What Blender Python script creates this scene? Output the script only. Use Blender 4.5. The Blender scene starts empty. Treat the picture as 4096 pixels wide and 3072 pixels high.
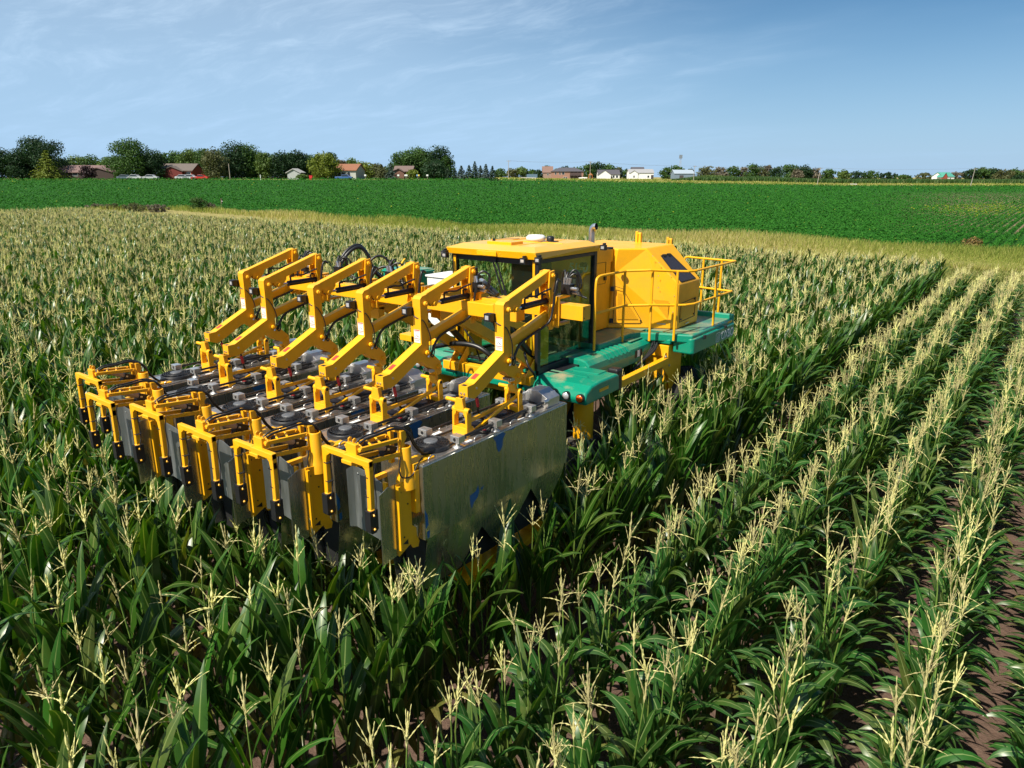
import bpy, math, random
import numpy as np
from mathutils import Vector, Matrix
R = math.radians
sc = bpy.context.scene
COL = sc.collection

# ------------------------------------------------------------------ camera
cam_data = bpy.data.cameras.new('camera')
cam = bpy.data.objects.new('camera', cam_data); COL.objects.link(cam)
CAM_Z = 4.85
cam.location = (0, 0, CAM_Z)
cam.rotation_euler = (R(90 - 16.232), 0, R(37.294))
cam_data.sensor_width = 36.0
cam_data.lens = 36.0 * 711.0 / 1024.0
cam_data.clip_start = 0.05
cam_data.clip_end = 20000
sc.camera = cam

# ------------------------------------------------------------------ light
SUN_EL, SUN_AZ = 50.0, 6.0           # the sun stands behind the viewer, along the crop rows, a little towards -X
sd = Vector((-math.sin(R(SUN_AZ)) * math.cos(R(SUN_EL)), -math.cos(R(SUN_AZ)) * math.cos(R(SUN_EL)), math.sin(R(SUN_EL))))
sun_data = bpy.data.lights.new('sun', 'SUN')
sun_data.energy = 5.0
sun_data.angle = R(0.53)
sun_data.color = (1.0, 0.925, 0.78)
sun = bpy.data.objects.new('sun', sun_data); COL.objects.link(sun)
sun.rotation_euler = sd.to_track_quat('Z', 'Y').to_euler()
sun.location = (0, 0, 60)

sc.view_settings.view_transform = 'Standard'
sc.view_settings.look = 'None'
sc.view_settings.exposure = 0.55
sc.view_settings.gamma = 1.0
sc.view_settings.use_curve_mapping = False

world = bpy.data.worlds.new("World"); sc.world = world
world.use_nodes = True
def build_world():
    nt = world.node_tree; N = nt.nodes; L = nt.links; N.clear()
    out = N.new('ShaderNodeOutputWorld'); bg = N.new('ShaderNodeBackground')
    sky = N.new('ShaderNodeTexSky'); sky.sky_type = 'NISHITA'; sky.sun_disc = False
    sky.sun_elevation = R(SUN_EL); sky.sun_rotation = math.atan2(sd.x, sd.y)
    sky.altitude = 200; sky.air_density = 1.0; sky.dust_density = 0.6; sky.ozone_density = 3.0
    bg.inputs['Strength'].default_value = 0.05
    tc = N.new('ShaderNodeTexCoord')
    sx = N.new('ShaderNodeSeparateXYZ'); L.new(tc.outputs['Generated'], sx.inputs[0])
    def math_(op, a, b=None, c=None, clamp=False):
        m = N.new('ShaderNodeMath'); m.operation = op; m.use_clamp = clamp
        for i, v in enumerate((a, b, c)):
            if v is None: continue
            if isinstance(v, (int, float)): m.inputs[i].default_value = v
            else: L.new(v, m.inputs[i])
        return m.outputs[0]
    def noise(vec, scale, detail=6, rough=0.6):
        n = N.new('ShaderNodeTexNoise'); n.inputs['Scale'].default_value = scale
        n.inputs['Detail'].default_value = detail; n.inputs['Roughness'].default_value = rough
        L.new(vec, n.inputs['Vector']); return n.outputs['Fac']
    def ss(v, a, b):
        m = N.new('ShaderNodeMapRange'); m.interpolation_type = 'SMOOTHSTEP'
        L.new(v, m.inputs[0]); m.inputs[1].default_value = a; m.inputs[2].default_value = b
        return m.outputs[0]
    zz = math_('ADD', math_('MAXIMUM', sx.outputs['Z'], 0.0), 0.16)
    px = math_('DIVIDE', sx.outputs['X'], zz); py = math_('DIVIDE', sx.outputs['Y'], zz)
    cmb = N.new('ShaderNodeCombineXYZ'); L.new(px, cmb.inputs[0]); L.new(py, cmb.inputs[1])
    mp = N.new('ShaderNodeMapping'); L.new(cmb.outputs[0], mp.inputs[0])
    mp.inputs['Rotation'].default_value = (0, 0, R(-50)); mp.inputs['Scale'].default_value = (0.6, 1.7, 1)
    warp = N.new('ShaderNodeTexNoise'); warp.inputs['Scale'].default_value = 1.1; warp.inputs['Detail'].default_value = 3; L.new(cmb.outputs[0], warp.inputs['Vector'])
    wv = N.new('ShaderNodeVectorMath'); wv.operation = 'MULTIPLY_ADD'; L.new(warp.outputs['Color'], wv.inputs[0]); wv.inputs[1].default_value = (.9, .9, 0); L.new(mp.outputs[0], wv.inputs[2])
    wisp = noise(wv.outputs[0], 2.6, 10, 0.66)
    mp2 = N.new('ShaderNodeMapping'); L.new(cmb.outputs[0], mp2.inputs[0])
    mp2.inputs['Location'].default_value = (3.1, 0.7, 0); mp2.inputs['Scale'].default_value = (0.5, 0.8, 1)
    big = noise(mp2.outputs[0], 0.9, 4, 0.5)
    # the veil thickens towards the left (west) of the view
    side = math_('ADD', math_('MULTIPLY', sx.outputs['X'], -0.8), math_('MULTIPLY', sx.outputs['Y'], -0.6))   # +1 at left
    veil = ss(math_('ADD', side, math_('MULTIPLY', math_('SUBTRACT', big, 0.5), 1.1)), -0.62, 0.35)
    streak = math_('MULTIPLY', ss(wisp, 0.42, 0.78), ss(math_('ADD', big, math_('MULTIPLY', side, 0.5)), 0.18, 0.50))
    cl = math_('ADD', math_('MULTIPLY', veil, 0.60), math_('MULTIPLY', streak, 0.45), clamp=True)
    cl = math_('MULTIPLY', cl, 0.85)
    mix = N.new('ShaderNodeMix'); mix.data_type = 'RGBA'
    hs = N.new('ShaderNodeHueSaturation'); hs.inputs['Saturation'].default_value = 1.45
    L.new(sky.outputs[0], hs.inputs['Color'])
    L.new(cl, mix.inputs['Factor']); L.new(hs.outputs[0], mix.inputs['A'])
    mix.inputs['B'].default_value = (8.6, 11.0, 13.6, 1)
    # pale air low over the horizon
    hz = N.new('ShaderNodeMix'); hz.data_type = 'RGBA'
    low = math_('MULTIPLY', math_('SUBTRACT', 1.0, ss(sx.outputs['Z'], -0.02, 0.30)), 0.75)
    L.new(low, hz.inputs['Factor']); L.new(mix.outputs['Result'], hz.inputs['A'])
    hz.inputs['B'].default_value = (5.4, 8.9, 13.2, 1)
    L.new(hz.outputs['Result'], bg.inputs['Color']); L.new(bg.outputs[0], out.inputs[0])
build_world()

# ------------------------------------------------------------------ helpers
def tag(o, label=None, cat=None, group=None, kind=None):
    if label: o['label'] = label
    if cat: o['category'] = cat
    if group: o['group'] = group
    if kind: o['kind'] = kind
    return o
def empty(name, loc=(0, 0, 0), rz=0.0):
    o = bpy.data.objects.new(name, None); COL.objects.link(o)
    o.location = loc; o.rotation_euler = (0, 0, rz); o.empty_display_size = 0.3
    return o
def np_mesh(name, verts, faces_flat, loop_totals, mats=None, mat_idx=None, smooth=False, attrs=None):
    me = bpy.data.meshes.new(name)
    verts = np.asarray(verts, np.float32); nf = len(loop_totals)
    me.vertices.add(len(verts)); me.vertices.foreach_set('co', verts.ravel())
    faces_flat = np.asarray(faces_flat, np.int32); lt = np.asarray(loop_totals, np.int32)
    me.loops.add(len(faces_flat)); me.loops.foreach_set('vertex_index', faces_flat)
    me.polygons.add(nf)
    me.polygons.foreach_set('loop_start', np.concatenate(([0], np.cumsum(lt)[:-1])).astype(np.int32))
    me.polygons.foreach_set('loop_total', lt)
    if mat_idx is not None: me.polygons.foreach_set('material_index', np.asarray(mat_idx, np.int32))
    me.polygons.foreach_set('use_smooth', np.full(nf, smooth, bool))
    for m in (mats or []): me.materials.append(m)
    for an, av in (attrs or {}).items():
        at = me.attributes.new(an, 'FLOAT', 'POINT'); at.data.foreach_set('value', np.asarray(av, np.float32))
    me.update(calc_edges=True)
    return me

class MB:
    """collects shapes and links them as one mesh object"""
    def __init__(s): s.v = []; s.f = []; s.m = []; s.sm = []; s.cm = 0
    def add(s, vs, fs, smooth=False):
        b = len(s.v); s.v += [tuple(v) for v in vs]
        for f in fs: s.f.append([b + i for i in f]); s.m.append(s.cm); s.sm.append(smooth)
        return s
    def mat(s, i): s.cm = i; return s
    def box(s, x0, x1, y0, y1, z0, z1):
        vs = [(x, y, z) for z in (z0, z1) for y in (y0, y1) for x in (x0, x1)]
        return s.add(vs, [(0, 2, 3, 1), (4, 5, 7, 6), (0, 1, 5, 4), (2, 6, 7, 3), (0, 4, 6, 2), (1, 3, 7, 5)])
    def beam(s, p, q, w, h, up=(0, 0, 1)):
        p = Vector(p); q = Vector(q); d = (q - p).normalized(); u = Vector(up)
        sx = d.cross(u)
        if sx.length < 1e-4: sx = d.cross(Vector((0, 1, 0)))
        sx.normalize(); u = sx.cross(d).normalized()
        vs = []
        for c in (p, q):
            for a, b in ((-1, -1), (1, -1), (1, 1), (-1, 1)): vs.append(c + sx * (a * w / 2) + u * (b * h / 2))
        return s.add(vs, [(0, 1, 2, 3), (7, 6, 5, 4), (0, 4, 5, 1), (1, 5, 6, 2), (2, 6, 7, 3), (3, 7, 4, 0)])
    def prism(s, poly, axis, a, b):
        """poly: 2D outline; axis 'x': (y,z), 'y': (x,z), 'z': (x,y); extruded from a to b"""
        def P(t, k):
            if axis == 'x': return (k, t[0], t[1])
            if axis == 'y': return (t[0], k, t[1])
            return (t[0], t[1], k)
        n = len(poly); vs = [P(t, a) for t in poly] + [P(t, b) for t in poly]
        fs = [tuple(range(n))[::-1], tuple(range(n, 2 * n))] + [(i, (i + 1) % n, n + (i + 1) % n, n + i) for i in range(n)]
        return s.add(vs, fs)
    def cyl(s, p, q, r, n=16, r2=None, caps=True):
        p = Vector(p); q = Vector(q); d = (q - p).normalized(); r2 = r if r2 is None else r2
        a = d.orthogonal().normalized(); b = d.cross(a)
        vs = [c + (a * math.cos(t) + b * math.sin(t)) * rr for c, rr in ((p, r), (q, r2)) for t in [2 * math.pi * i / n for i in range(n)]]
        s.add(vs, [(i, (i + 1) % n, n + (i + 1) % n, n + i) for i in range(n)], True)
        if caps: s.add(vs, [tuple(range(n))[::-1], tuple(range(n, 2 * n))])
        return s
    def tube(s, pts, r, n=8, cap=True):
        pts = [Vector(p) for p in pts]; m = len(pts); rs = r if isinstance(r, (list, tuple)) else [r] * m
        ref = None; vs = []
        for i, p in enumerate(pts):
            d = (pts[min(i + 1, m - 1)] - pts[max(i - 1, 0)]).normalized()
            if ref is None: ref = d.orthogonal().normalized()
            ref = (ref - d * ref.dot(d)).normalized(); b = d.cross(ref)
            for k in range(n):
                t = 2 * math.pi * k / n; vs.append(p + (ref * math.cos(t) + b * math.sin(t)) * rs[i])
        fs = [(i * n + k, i * n + (k + 1) % n, (i + 1) * n + (k + 1) % n, (i + 1) * n + k) for i in range(m - 1) for k in range(n)]
        s.add(vs, fs, True)
        if cap: s.add(vs, [tuple(range(n))[::-1], tuple(range((m - 1) * n, m * n))])
        return s
    def hose(s, pts, r, n=7, k=6): return s.tube(smooth_path(pts, k), r, n)
    def lathe(s, prof, c, n=24, axis='z', smooth=True):
        vs = []
        for (r, h) in prof:
            for k in range(n):
                t = 2 * math.pi * k / n
                q = {'z': (r * math.cos(t), r * math.sin(t), h), 'x': (h, r * math.cos(t), r * math.sin(t)), 'y': (r * math.cos(t), h, r * math.sin(t))}[axis]
                vs.append((c[0] + q[0], c[1] + q[1], c[2] + q[2]))
        m = len(prof)
        return s.add(vs, [(i * n + k, i * n + (k + 1) % n, (i + 1) * n + (k + 1) % n, (i + 1) * n + k) for i in range(m - 1) for k in range(n)], smooth)
    def quad(s, a, b, c, d): return s.add([a, b, c, d], [(0, 1, 2, 3)])
    def build(s, name, mats, parent=None, bevel=0.0, seg=2):
        me = bpy.data.meshes.new(name); me.from_pydata(s.v, [], s.f)
        for m in (mats if isinstance(mats, (list, tuple)) else [mats]): me.materials.append(m)
        me.polygons.foreach_set('material_index', s.m); me.polygons.foreach_set('use_smooth', s.sm)
        me.update()
        import bmesh
        bm = bmesh.new(); bm.from_mesh(me); bmesh.ops.recalc_face_normals(bm, faces=bm.faces); bm.to_mesh(me); bm.free()
        o = bpy.data.objects.new(name, me); COL.objects.link(o)
        if parent: o.parent = parent
        if bevel:
            b = o.modifiers.new('bevel', 'BEVEL'); b.width = bevel; b.segments = seg; b.limit_method = 'ANGLE'; b.angle_limit = R(40)
        return o
def smooth_path(pts, k=6):
    pts = [Vector(p) for p in pts]; out = []
    for i in range(len(pts) - 1):
        p0 = pts[max(i - 1, 0)]; p1 = pts[i]; p2 = pts[i + 1]; p3 = pts[min(i + 2, len(pts) - 1)]
        for j in range(k):
            t = j / k
            out.append(0.5 * ((2 * p1) + (p2 - p0) * t + (2 * p0 - 5 * p1 + 4 * p2 - p3) * t * t + (3 * p1 - p0 - 3 * p2 + p3) * t ** 3))
    out.append(pts[-1]); return out
def copy_tree(o, parent=None):
    c = o.copy(); COL.objects.link(c)
    if parent is not None: c.parent = parent
    for ch in list(o.children): copy_tree(ch, c)
    return c
def text_mesh(name, body, size, mat, parent, origin, xdir, ydir, extrude=0.002, align='LEFT', bold=0.0, shear=0.0):
    cu = bpy.data.curves.new(name, 'FONT'); cu.body = body; cu.size = size; cu.extrude = extrude; cu.align_x = align; cu.offset = bold; cu.shear = shear
    tmp = bpy.data.objects.new(name, cu); COL.objects.link(tmp)
    dg = bpy.context.evaluated_depsgraph_get()
    me = bpy.data.meshes.new_from_object(tmp.evaluated_get(dg))
    bpy.data.objects.remove(tmp); me.name = name; me.materials.clear(); me.materials.append(mat)
    xd = Vector(xdir).normalized(); yd = Vector(ydir).normalized(); zd = xd.cross(yd)
    M = Matrix.Translation(Vector(origin)) @ Matrix((xd, yd, zd)).transposed().to_4x4()
    me.transform(M)
    o = bpy.data.objects.new(name, me); COL.objects.link(o); o.parent = parent
    return o

# ------------------------------------------------------------------ materials
def new_mat(name):
    m = bpy.data.materials.new(name); m.use_nodes = True
    nt = m.node_tree; return m, nt, nt.nodes['Principled BSDF']
def add_noise(nt, scale, detail=4, rough=0.55, coord='Object', vec_scale=None):
    tc = nt.nodes.new('ShaderNodeTexCoord'); n = nt.nodes.new('ShaderNodeTexNoise')
    n.inputs['Scale'].default_value = scale; n.inputs['Detail'].default_value = detail; n.inputs['Roughness'].default_value = rough
    src = tc.outputs[coord]
    if vec_scale:
        mp = nt.nodes.new('ShaderNodeMapping'); mp.inputs['Scale'].default_value = vec_scale
        nt.links.new(src, mp.inputs[0]); src = mp.outputs[0]
    nt.links.new(src, n.inputs['Vector']); return n.outputs['Fac']
def ramp(nt, fac, stops):
    r = nt.nodes.new('ShaderNodeValToRGB'); e = r.color_ramp.elements
    while len(e) < len(stops): e.new(0.5)
    for el, (p, c) in zip(e, stops): el.position = p; el.color = (*c, 1) if len(c) == 3 else c
    nt.links.new(fac, r.inputs[0]); return r.outputs[0]
def mixc(nt, fac, a, b, mode='MIX'):
    m = nt.nodes.new('ShaderNodeMix'); m.data_type = 'RGBA'; m.blend_type = mode
    for k, v in (('Factor', fac), ('A', a), ('B', b)):
        if isinstance(v, (int, float)): m.inputs[k].default_value = v
        elif isinstance(v, tuple): m.inputs[k].default_value = (*v, 1)
        else: nt.links.new(v, m.inputs[k])
    return m.outputs['Result']
def bump(nt, bsdf, fac, strength=0.3, dist=0.02):
    b = nt.nodes.new('ShaderNodeBump'); b.inputs['Strength'].default_value = strength; b.inputs['Distance'].default_value = dist
    nt.links.new(fac, b.inputs['Height']); nt.links.new(b.outputs[0], bsdf.inputs['Normal'])
def paint(name, col, rough=0.38, dirt=(0.25, 0.17, 0.09), dirt_amt=0.35, scale=3.0, coat=0.25):
    m, nt, b = new_mat(name)
    f = add_noise(nt, scale, 6, 0.6); f2 = add_noise(nt, scale * 11, 3, 0.5)
    d0 = ramp(nt, f, [(0.46, (0, 0, 0)), (0.78, (dirt_amt,) * 3)]); f5 = add_noise(nt, 75, 2, 0.7); f6 = add_noise(nt, 14, 5, 0.7, vec_scale=(1, 1, .3))
    sp = ramp(nt, f5, [(0.66, (0, 0, 0)), (0.72, (.35,) * 3)]); stv = ramp(nt, f6, [(0.58, (0, 0, 0)), (0.80, (dirt_amt * .8,) * 3)])
    d = mixc(nt, 1.0, mixc(nt, 1.0, d0, sp, 'LIGHTEN'), stv, 'LIGHTEN')
    c0 = mixc(nt, f2, tuple(x * 0.93 for x in col), tuple(min(1, x * 1.05) for x in col))
    nt.links.new(mixc(nt, d, c0, dirt), b.inputs['Base Color'])
    nt.links.new(ramp(nt, f, [(0.3, (rough,) * 3), (0.75, (rough + 0.25,) * 3)]), b.inputs['Roughness'])
    b.inputs['Coat Weight'].default_value = coat; b.inputs['Coat Roughness'].default_value = 0.12
    bump(nt, b, f2, 0.02, 0.01)
    return m
def plain(name, col, rough=0.5, metal=0.0, var=0.15, scale=20.0, spec=0.5):
    m, nt, b = new_mat(name)
    f = add_noise(nt, scale, 4)
    nt.links.new(mixc(nt, f, tuple(x * (1 - var) for x in col), tuple(min(1, x * (1 + var)) for x in col)), b.inputs['Base Color'])
    b.inputs['Roughness'].default_value = rough; b.inputs['Metallic'].default_value = metal; b.inputs['Specular IOR Level'].default_value = spec
    return m
# ------------------------------------------------------------------ machine materials
def dusty_paint(name, col, dust=(0.42, 0.30, 0.17), amt=0.75, rough=0.35, lo=0.42, hi=0.66, scale=2.2, base=0.0):
    m, nt, b = new_mat(name)
    g = nt.nodes.new('ShaderNodeNewGeometry'); sx = nt.nodes.new('ShaderNodeSeparateXYZ'); nt.links.new(g.outputs['Normal'], sx.inputs[0])
    up = nt.nodes.new('ShaderNodeMapRange'); nt.links.new(sx.outputs['Z'], up.inputs[0]); up.inputs[1].default_value = 0.55; up.inputs[2].default_value = 0.95
    f = add_noise(nt, scale, 7, 0.62); f2 = add_noise(nt, 40, 3, 0.6); f3 = add_noise(nt, 9, 5, 0.6)
    mk = ramp(nt, f, [(lo, (base,) * 3), (hi, (amt,) * 3)])
    mu = nt.nodes.new('ShaderNodeMath'); mu.operation = 'MULTIPLY'; nt.links.new(mk, mu.inputs[0]); nt.links.new(up.outputs[0], mu.inputs[1])
    side = ramp(nt, f3, [(0.60, (0, 0, 0)), (0.85, (0.30,) * 3)])
    c0 = mixc(nt, f2, tuple(x * 0.92 for x in col), tuple(min(1, x * 1.06) for x in col))
    c1 = mixc(nt, side, c0, dust)
    nt.links.new(mixc(nt, mu.outputs[0], c1, dust), b.inputs['Base Color'])
    rr = mixc(nt, mu.outputs[0], (rough,) * 3, (0.85,) * 3)
    nt.links.new(rr, b.inputs['Roughness'])
    b.inputs['Coat Weight'].default_value = 0.2; b.inputs['Coat Roughness'].default_value = 0.15
    return m
YEL = (0.89, 0.425, 0.002)
M = {}
M['yellow'] = paint('yellow_paint', YEL, 0.38, dirt=(0.42, 0.21, 0.03), dirt_amt=0.32, scale=3.2, coat=.15)
M['yellow_roof'] = dusty_paint('yellow_roof_paint', YEL, dust=(0.55, 0.36, 0.15), amt=0.45, lo=0.3, hi=0.6, scale=1.3)
M['green'] = dusty_paint('green_paint', (0.003, 0.245, 0.150), amt=0.8, lo=0.52, hi=0.68)
M['green_deck'] = dusty_paint('green_deck_paint', (0.02, 0.20, 0.13), amt=0.6, lo=0.40, hi=0.62, base=0.10)
M['black'] = plain('black_plastic', (0.012, 0.012, 0.014), 0.45, var=0.3)
M['rubber'] = plain('black_rubber', (0.014, 0.014, 0.015), 0.6, var=0.35)
M['hose'] = plain('hose_rubber', (0.012, 0.012, 0.013), 0.38)
M['chrome'] = plain('chrome_rod', (0.75, 0.76, 0.78), 0.12, 1.0)
M['steel'] = plain('steel', (0.55, 0.55, 0.56), 0.35, 0.9)
M['white'] = plain('white_paint', (0.78, 0.79, 0.78), 0.45, var=0.05)
M['decal_white'] = plain('white_decal', (0.80, 0.80, 0.78), 0.5, var=0.04)
M['decal_red'] = plain('red_decal', (0.62, 0.05, 0.03), 0.5)
M['decal_black'] = plain('black_decal', (0.02, 0.02, 0.02), 0.5)
M['decal_teal'] = plain('teal_decal', (0.02, 0.30, 0.24), 0.5)
M['reflector'] = plain('amber_reflector', (0.85, 0.42, 0.02), 0.3)
M['orange'] = plain('orange_lens', (0.75, 0.12, 0.01), 0.2)
M['lens'] = plain('lamp_lens', (0.72, 0.74, 0.76), 0.08, 0.55)
M['beige'] = plain('beige_sleeve', (0.42, 0.30, 0.20), 0.6)
M['red'] = plain('red_sleeve', (0.5, 0.02, 0.03), 0.5)
M['tyre'] = plain('tyre_rubber', (0.03, 0.028, 0.026), 0.85, var=0.4, scale=8)
M['seat'] = plain('seat_fabric', (0.02, 0.02, 0.022), 0.85)
M['cable_tie'] = M['rubber']
def alu_mat(name, rough=0.30, film=False, col=(0.60, 0.60, 0.59), rlo=0.10):
    m, nt, b = new_mat(name)
    f = add_noise(nt, 3.0, 6, 0.6); f2 = add_noise(nt, 6, 4, 0.6, vec_scale=(3, 3, 0.35))
    base = mixc(nt, f, tuple(x * 0.85 for x in col), col)
    b.inputs['Metallic'].default_value = 0.92
    rgh = ramp(nt, f2, [(0.3, (max(0.05, rough - rlo),) * 3), (0.7, (rough + 0.14,) * 3)])
    nt.links.new(rgh, b.inputs['Roughness'])
    if film:                                   # torn remains of the blue protective film, and the shop film edge
        t = add_noise(nt, 1.15, 3, 0.45, vec_scale=(1.0, 1.0, 1.25))
        mk = ramp(nt, t, [(0.655, (0, 0, 0)), (0.662, (1, 1, 1))])
        base = mixc(nt, mk, base, (0.006, 0.10, 0.26))
        inv = ramp(nt, t, [(0.655, (0.92,) * 3), (0.662, (0,) * 3)]); nt.links.new(inv, b.inputs['Metallic'])
    nt.links.new(base, b.inputs['Base Color'])
    bump(nt, b, f2, 0.05, 0.02)
    return m
M['alu'] = alu_mat('aluminium_sheet', 0.25, False, (0.46, 0.46, 0.41), 0.09)
M['alu_top'] = alu_mat('aluminium_top', 0.34, False, (0.62, 0.58, 0.54))
M['alu_block'] = alu_mat('aluminium_block', 0.42, False, (0.68, 0.68, 0.67))
M['alu_dull'] = alu_mat('aluminium_dull', 0.50, False, (0.34, 0.36, 0.35))
def glass_mat(name, tint, gloss_rough=0.03):
    m = bpy.data.materials.new(name); m.use_nodes = True; nt = m.node_tree; nt.nodes.clear()
    o = nt.nodes.new('ShaderNodeOutputMaterial'); t = nt.nodes.new('ShaderNodeBsdfTransparent'); g = nt.nodes.new('ShaderNodeBsdfGlossy')
    t.inputs[0].default_value = (*tint, 1); g.inputs['Roughness'].default_value = gloss_rough; g.inputs[0].default_value = (0.8, 0.9, 0.85, 1)
    lw = nt.nodes.new('ShaderNodeLayerWeight'); pw = nt.nodes.new('ShaderNodeMath'); pw.operation = 'POWER'; nt.links.new(lw.outputs['Facing'], pw.inputs[0]); lw.inputs[0].default_value = .5; pw.inputs[1].default_value = 4.0
    fr = nt.nodes.new('ShaderNodeMath'); fr.operation = 'MULTIPLY_ADD'; nt.links.new(pw.outputs[0], fr.inputs[0]); fr.inputs[1].default_value = .8; fr.inputs[2].default_value = .045
    mx = nt.nodes.new('ShaderNodeMixShader'); nt.links.new(fr.outputs[0], mx.inputs[0]); nt.links.new(t.outputs[0], mx.inputs[1]); nt.links.new(g.outputs[0], mx.inputs[2])
    nt.links.new(mx.outputs[0], o.inputs[0]); return m
M['glass'] = glass_mat('tinted_glass', (0.80, 0.90, 0.80))

# ------------------------------------------------------------------ the harvesting machine
MX = -5.80
mach = empty('crop_harvester', (MX, 8.0, 0))
tag(mach, 'yellow and green high-clearance field machine carrying six aluminium boxes', 'farm machine')
def part(mb, name, mats, parent=None, bevel=0.0, **k):
    o = mb.build(name, mats, parent or mach, bevel, **k)
    if parent is None: o.location = (-MX, -8.0, 0)
    return o
Y = M['yellow']

# --- one collecting unit (measured for the unit nearest the viewer), later copied to the five others
XL, XR = -3.93, -3.83          # boom width
def make_unit():
    parts = []
    # collecting box
    b = MB(); b.box(-4.13, -3.65, 3.65, 5.70, 2.05, 2.69)
    box = part(b, 'collecting_box', M['alu'], bevel=0.006); parts.append(box)
    xx = -3.6492
    for pts in ([(4.52, 2.67), (4.66, 2.685), (4.70, 2.66), (4.66, 2.62), (4.655, 2.56), (4.63, 2.53), (4.60, 2.51), (4.575, 2.55), (4.56, 2.62)], [(4.70, 2.68), (4.86, 2.685), (4.80, 2.67)],
                [(4.20, 2.24), (4.28, 2.255), (4.31, 2.30), (4.325, 2.24), (4.30, 2.19), (4.25, 2.16), (4.22, 2.11), (4.205, 2.16)], [(4.34, 2.26), (4.39, 2.27), (4.36, 2.235)], [(3.655, 2.32), (3.685, 2.26), (3.69, 2.18), (3.66, 2.15)], [(3.67, 2.12), (3.70, 2.13), (3.70, 2.07), (3.675, 2.06)]):
        fl_ = MB(); fl_.prism(pts, 'x', -3.6500, xx); part(fl_, 'film_remnant', plain_film, box)
    t = MB(); t.box(-4.118, -3.662, 3.662, 5.688, 2.690, 2.696)
    for x in (-4.115, -3.677): t.box(x, x + 0.012, 3.68, 5.66, 2.696, 2.702)
    for (x, y) in ((-3.685, 3.80), (-3.685, 4.36), (-3.685, 4.86), (-4.09, 4.36)):
        t.hose([(x, y - .05, 2.695), (x, y - .045, 2.72), (x, y, 2.735), (x, y + .045, 2.72), (x, y + .05, 2.695)], 0.006, 6, 3)
    part(t, 'top_panel', M['alu_top'], box)
    sk = MB(); sk.box(-4.02, -3.78, 3.78, 5.60, 1.50, 2.048)
    part(sk, 'rubber_skirt', M['rubber'], box)
    sh = MB()
    for s_, x in ((1, -3.655), (-1, -4.125)):
        o_ = [(3.68, 2.06), (5.68, 2.06), (5.66, 1.92), (5.42, 1.60), (5.12, 1.97), (4.84, 1.60), (4.62, 1.60), (4.40, 1.86), (4.16, 1.55), (3.68, 1.55)]
        pos = [(x - s_ * (2.06 - z) * .16, y, z) for y, z in o_]; n_ = len(pos)
        sh.add(pos + [(q[0] - s_ * .004, q[1], q[2]) for q in pos], [tuple(range(n_)), tuple(range(n_, 2 * n_))[::-1]] + [(i, (i + 1) % n_, n_ + (i + 1) % n_, n_ + i) for i in range(n_)])
    part(sh, 'lower_apron', M['alu'], box)
    fy = MB(); fy.beam((-3.90, 4.3, 1.30), (-3.90, 5.7, 1.30), 0.24, 0.06)
    for y in (4.4, 4.9, 5.4): fy.box(-4.00, -3.76, y, y + .08, 1.33, 1.52)
    part(fy, 'lower_carrier', Y, box, 0.006)
    # cooling fans on top
    for (fx, fyy, rr) in ((-3.885, 3.99, .162), (-3.885, 4.55, .150), (-3.885, 4.93, .150), (-3.885, 5.28, .135)):
        f = MB(); c = (fx, fyy, 2.697)
        f.lathe([(rr, 0), (rr, .030), (rr * .93, .040), (rr * .90, .030), (rr * .90, .004), (0, .004)], c, 28)
        for k in range(9):                       # blades under the guard
            a0 = 2 * math.pi * k / 9; a1 = a0 + .45
            P = lambda r, a, z: (c[0] + r * math.cos(a), c[1] + r * math.sin(a), c[2] + z)
            f.quad(P(.05, a0, .012), P(rr * .86, a0, .010), P(rr * .86, a1, .024), P(.05, a1, .02))
        for k in range(16):
            a = 2 * math.pi * k / 16
            f.beam((c[0] + .04 * math.cos(a), c[1] + .04 * math.sin(a), c[2] + .052), (c[0] + rr * .96 * math.cos(a), c[1] + rr * .96 * math.sin(a), c[2] + .038), .006, .006)
        for q in (.42, .55, .68, .81):
            f.lathe([(rr * q - .003, .047), (rr * q, .051), (rr * q + .003, .047)], c, 28)
        fan = part(f, 'cooling_fan', M['black'], box)
        h = MB(); h.lathe([(.060, .045), (.060, .058), (.052, .062), (0, .062)], c, 20); h.box(fx - .012, fx + .03, fyy - .005, fyy + .016, 2.757, 2.7605)
        part(h, 'hub_cap', plain_hub, fan)
    # shafts, bearing blocks, end housing
    for (x, ys, nm) in ((-3.705, (4.12, 4.62, 5.14), 1), (-4.035, (4.08, 4.61, 5.13), 1)):
        d = MB(); d.cyl((x, ys[0] - .03, 2.768), (x, 5.46, 2.768), .0125, 10)
        part(d, 'drive_shaft', M['hose'], box)
        for y in ys:
            k = MB(); k.box(x - .048, x + .048, y - .038, y + .038, 2.745, 2.802)
            k.cyl((x, y, 2.69), (x, y, 2.746), .022, 10); k.lathe([(.045, 0), (.045, .006), (.022, .02)], (x, y, 2.697), 14)
            k.mat(1).cyl((x, y - .0385, 2.772), (x, y - .034, 2.772), .016, 10)
            part(k, 'bearing_block', [M['alu_block'], M['black']], box, 0.003)
    hs = MB(); hs.prism([(-4.00, 2.696), (-4.00, 2.785), (-3.93, 2.85), (-3.81, 2.85), (-3.69, 2.785), (-3.69, 2.696)], 'y', 5.42, 5.62)
    hs.cyl((-3.705, 5.36, 2.768), (-3.705, 5.43, 2.768), .024, 12); hs.cyl((-3.985, 5.36, 2.80), (-3.985, 5.43, 2.80), .022, 12)
    part(hs, 'end_housing', M['alu_block'], box, 0.004)
    # wiring on the top panel
    w = MB()
    w.hose([(-3.78, 3.90, 2.71), (-3.74, 4.0, 2.72), (-3.80, 4.3, 2.705), (-3.76, 4.6, 2.71), (-3.80, 5.0, 2.706), (-3.76, 5.4, 2.712)], .011)
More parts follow.
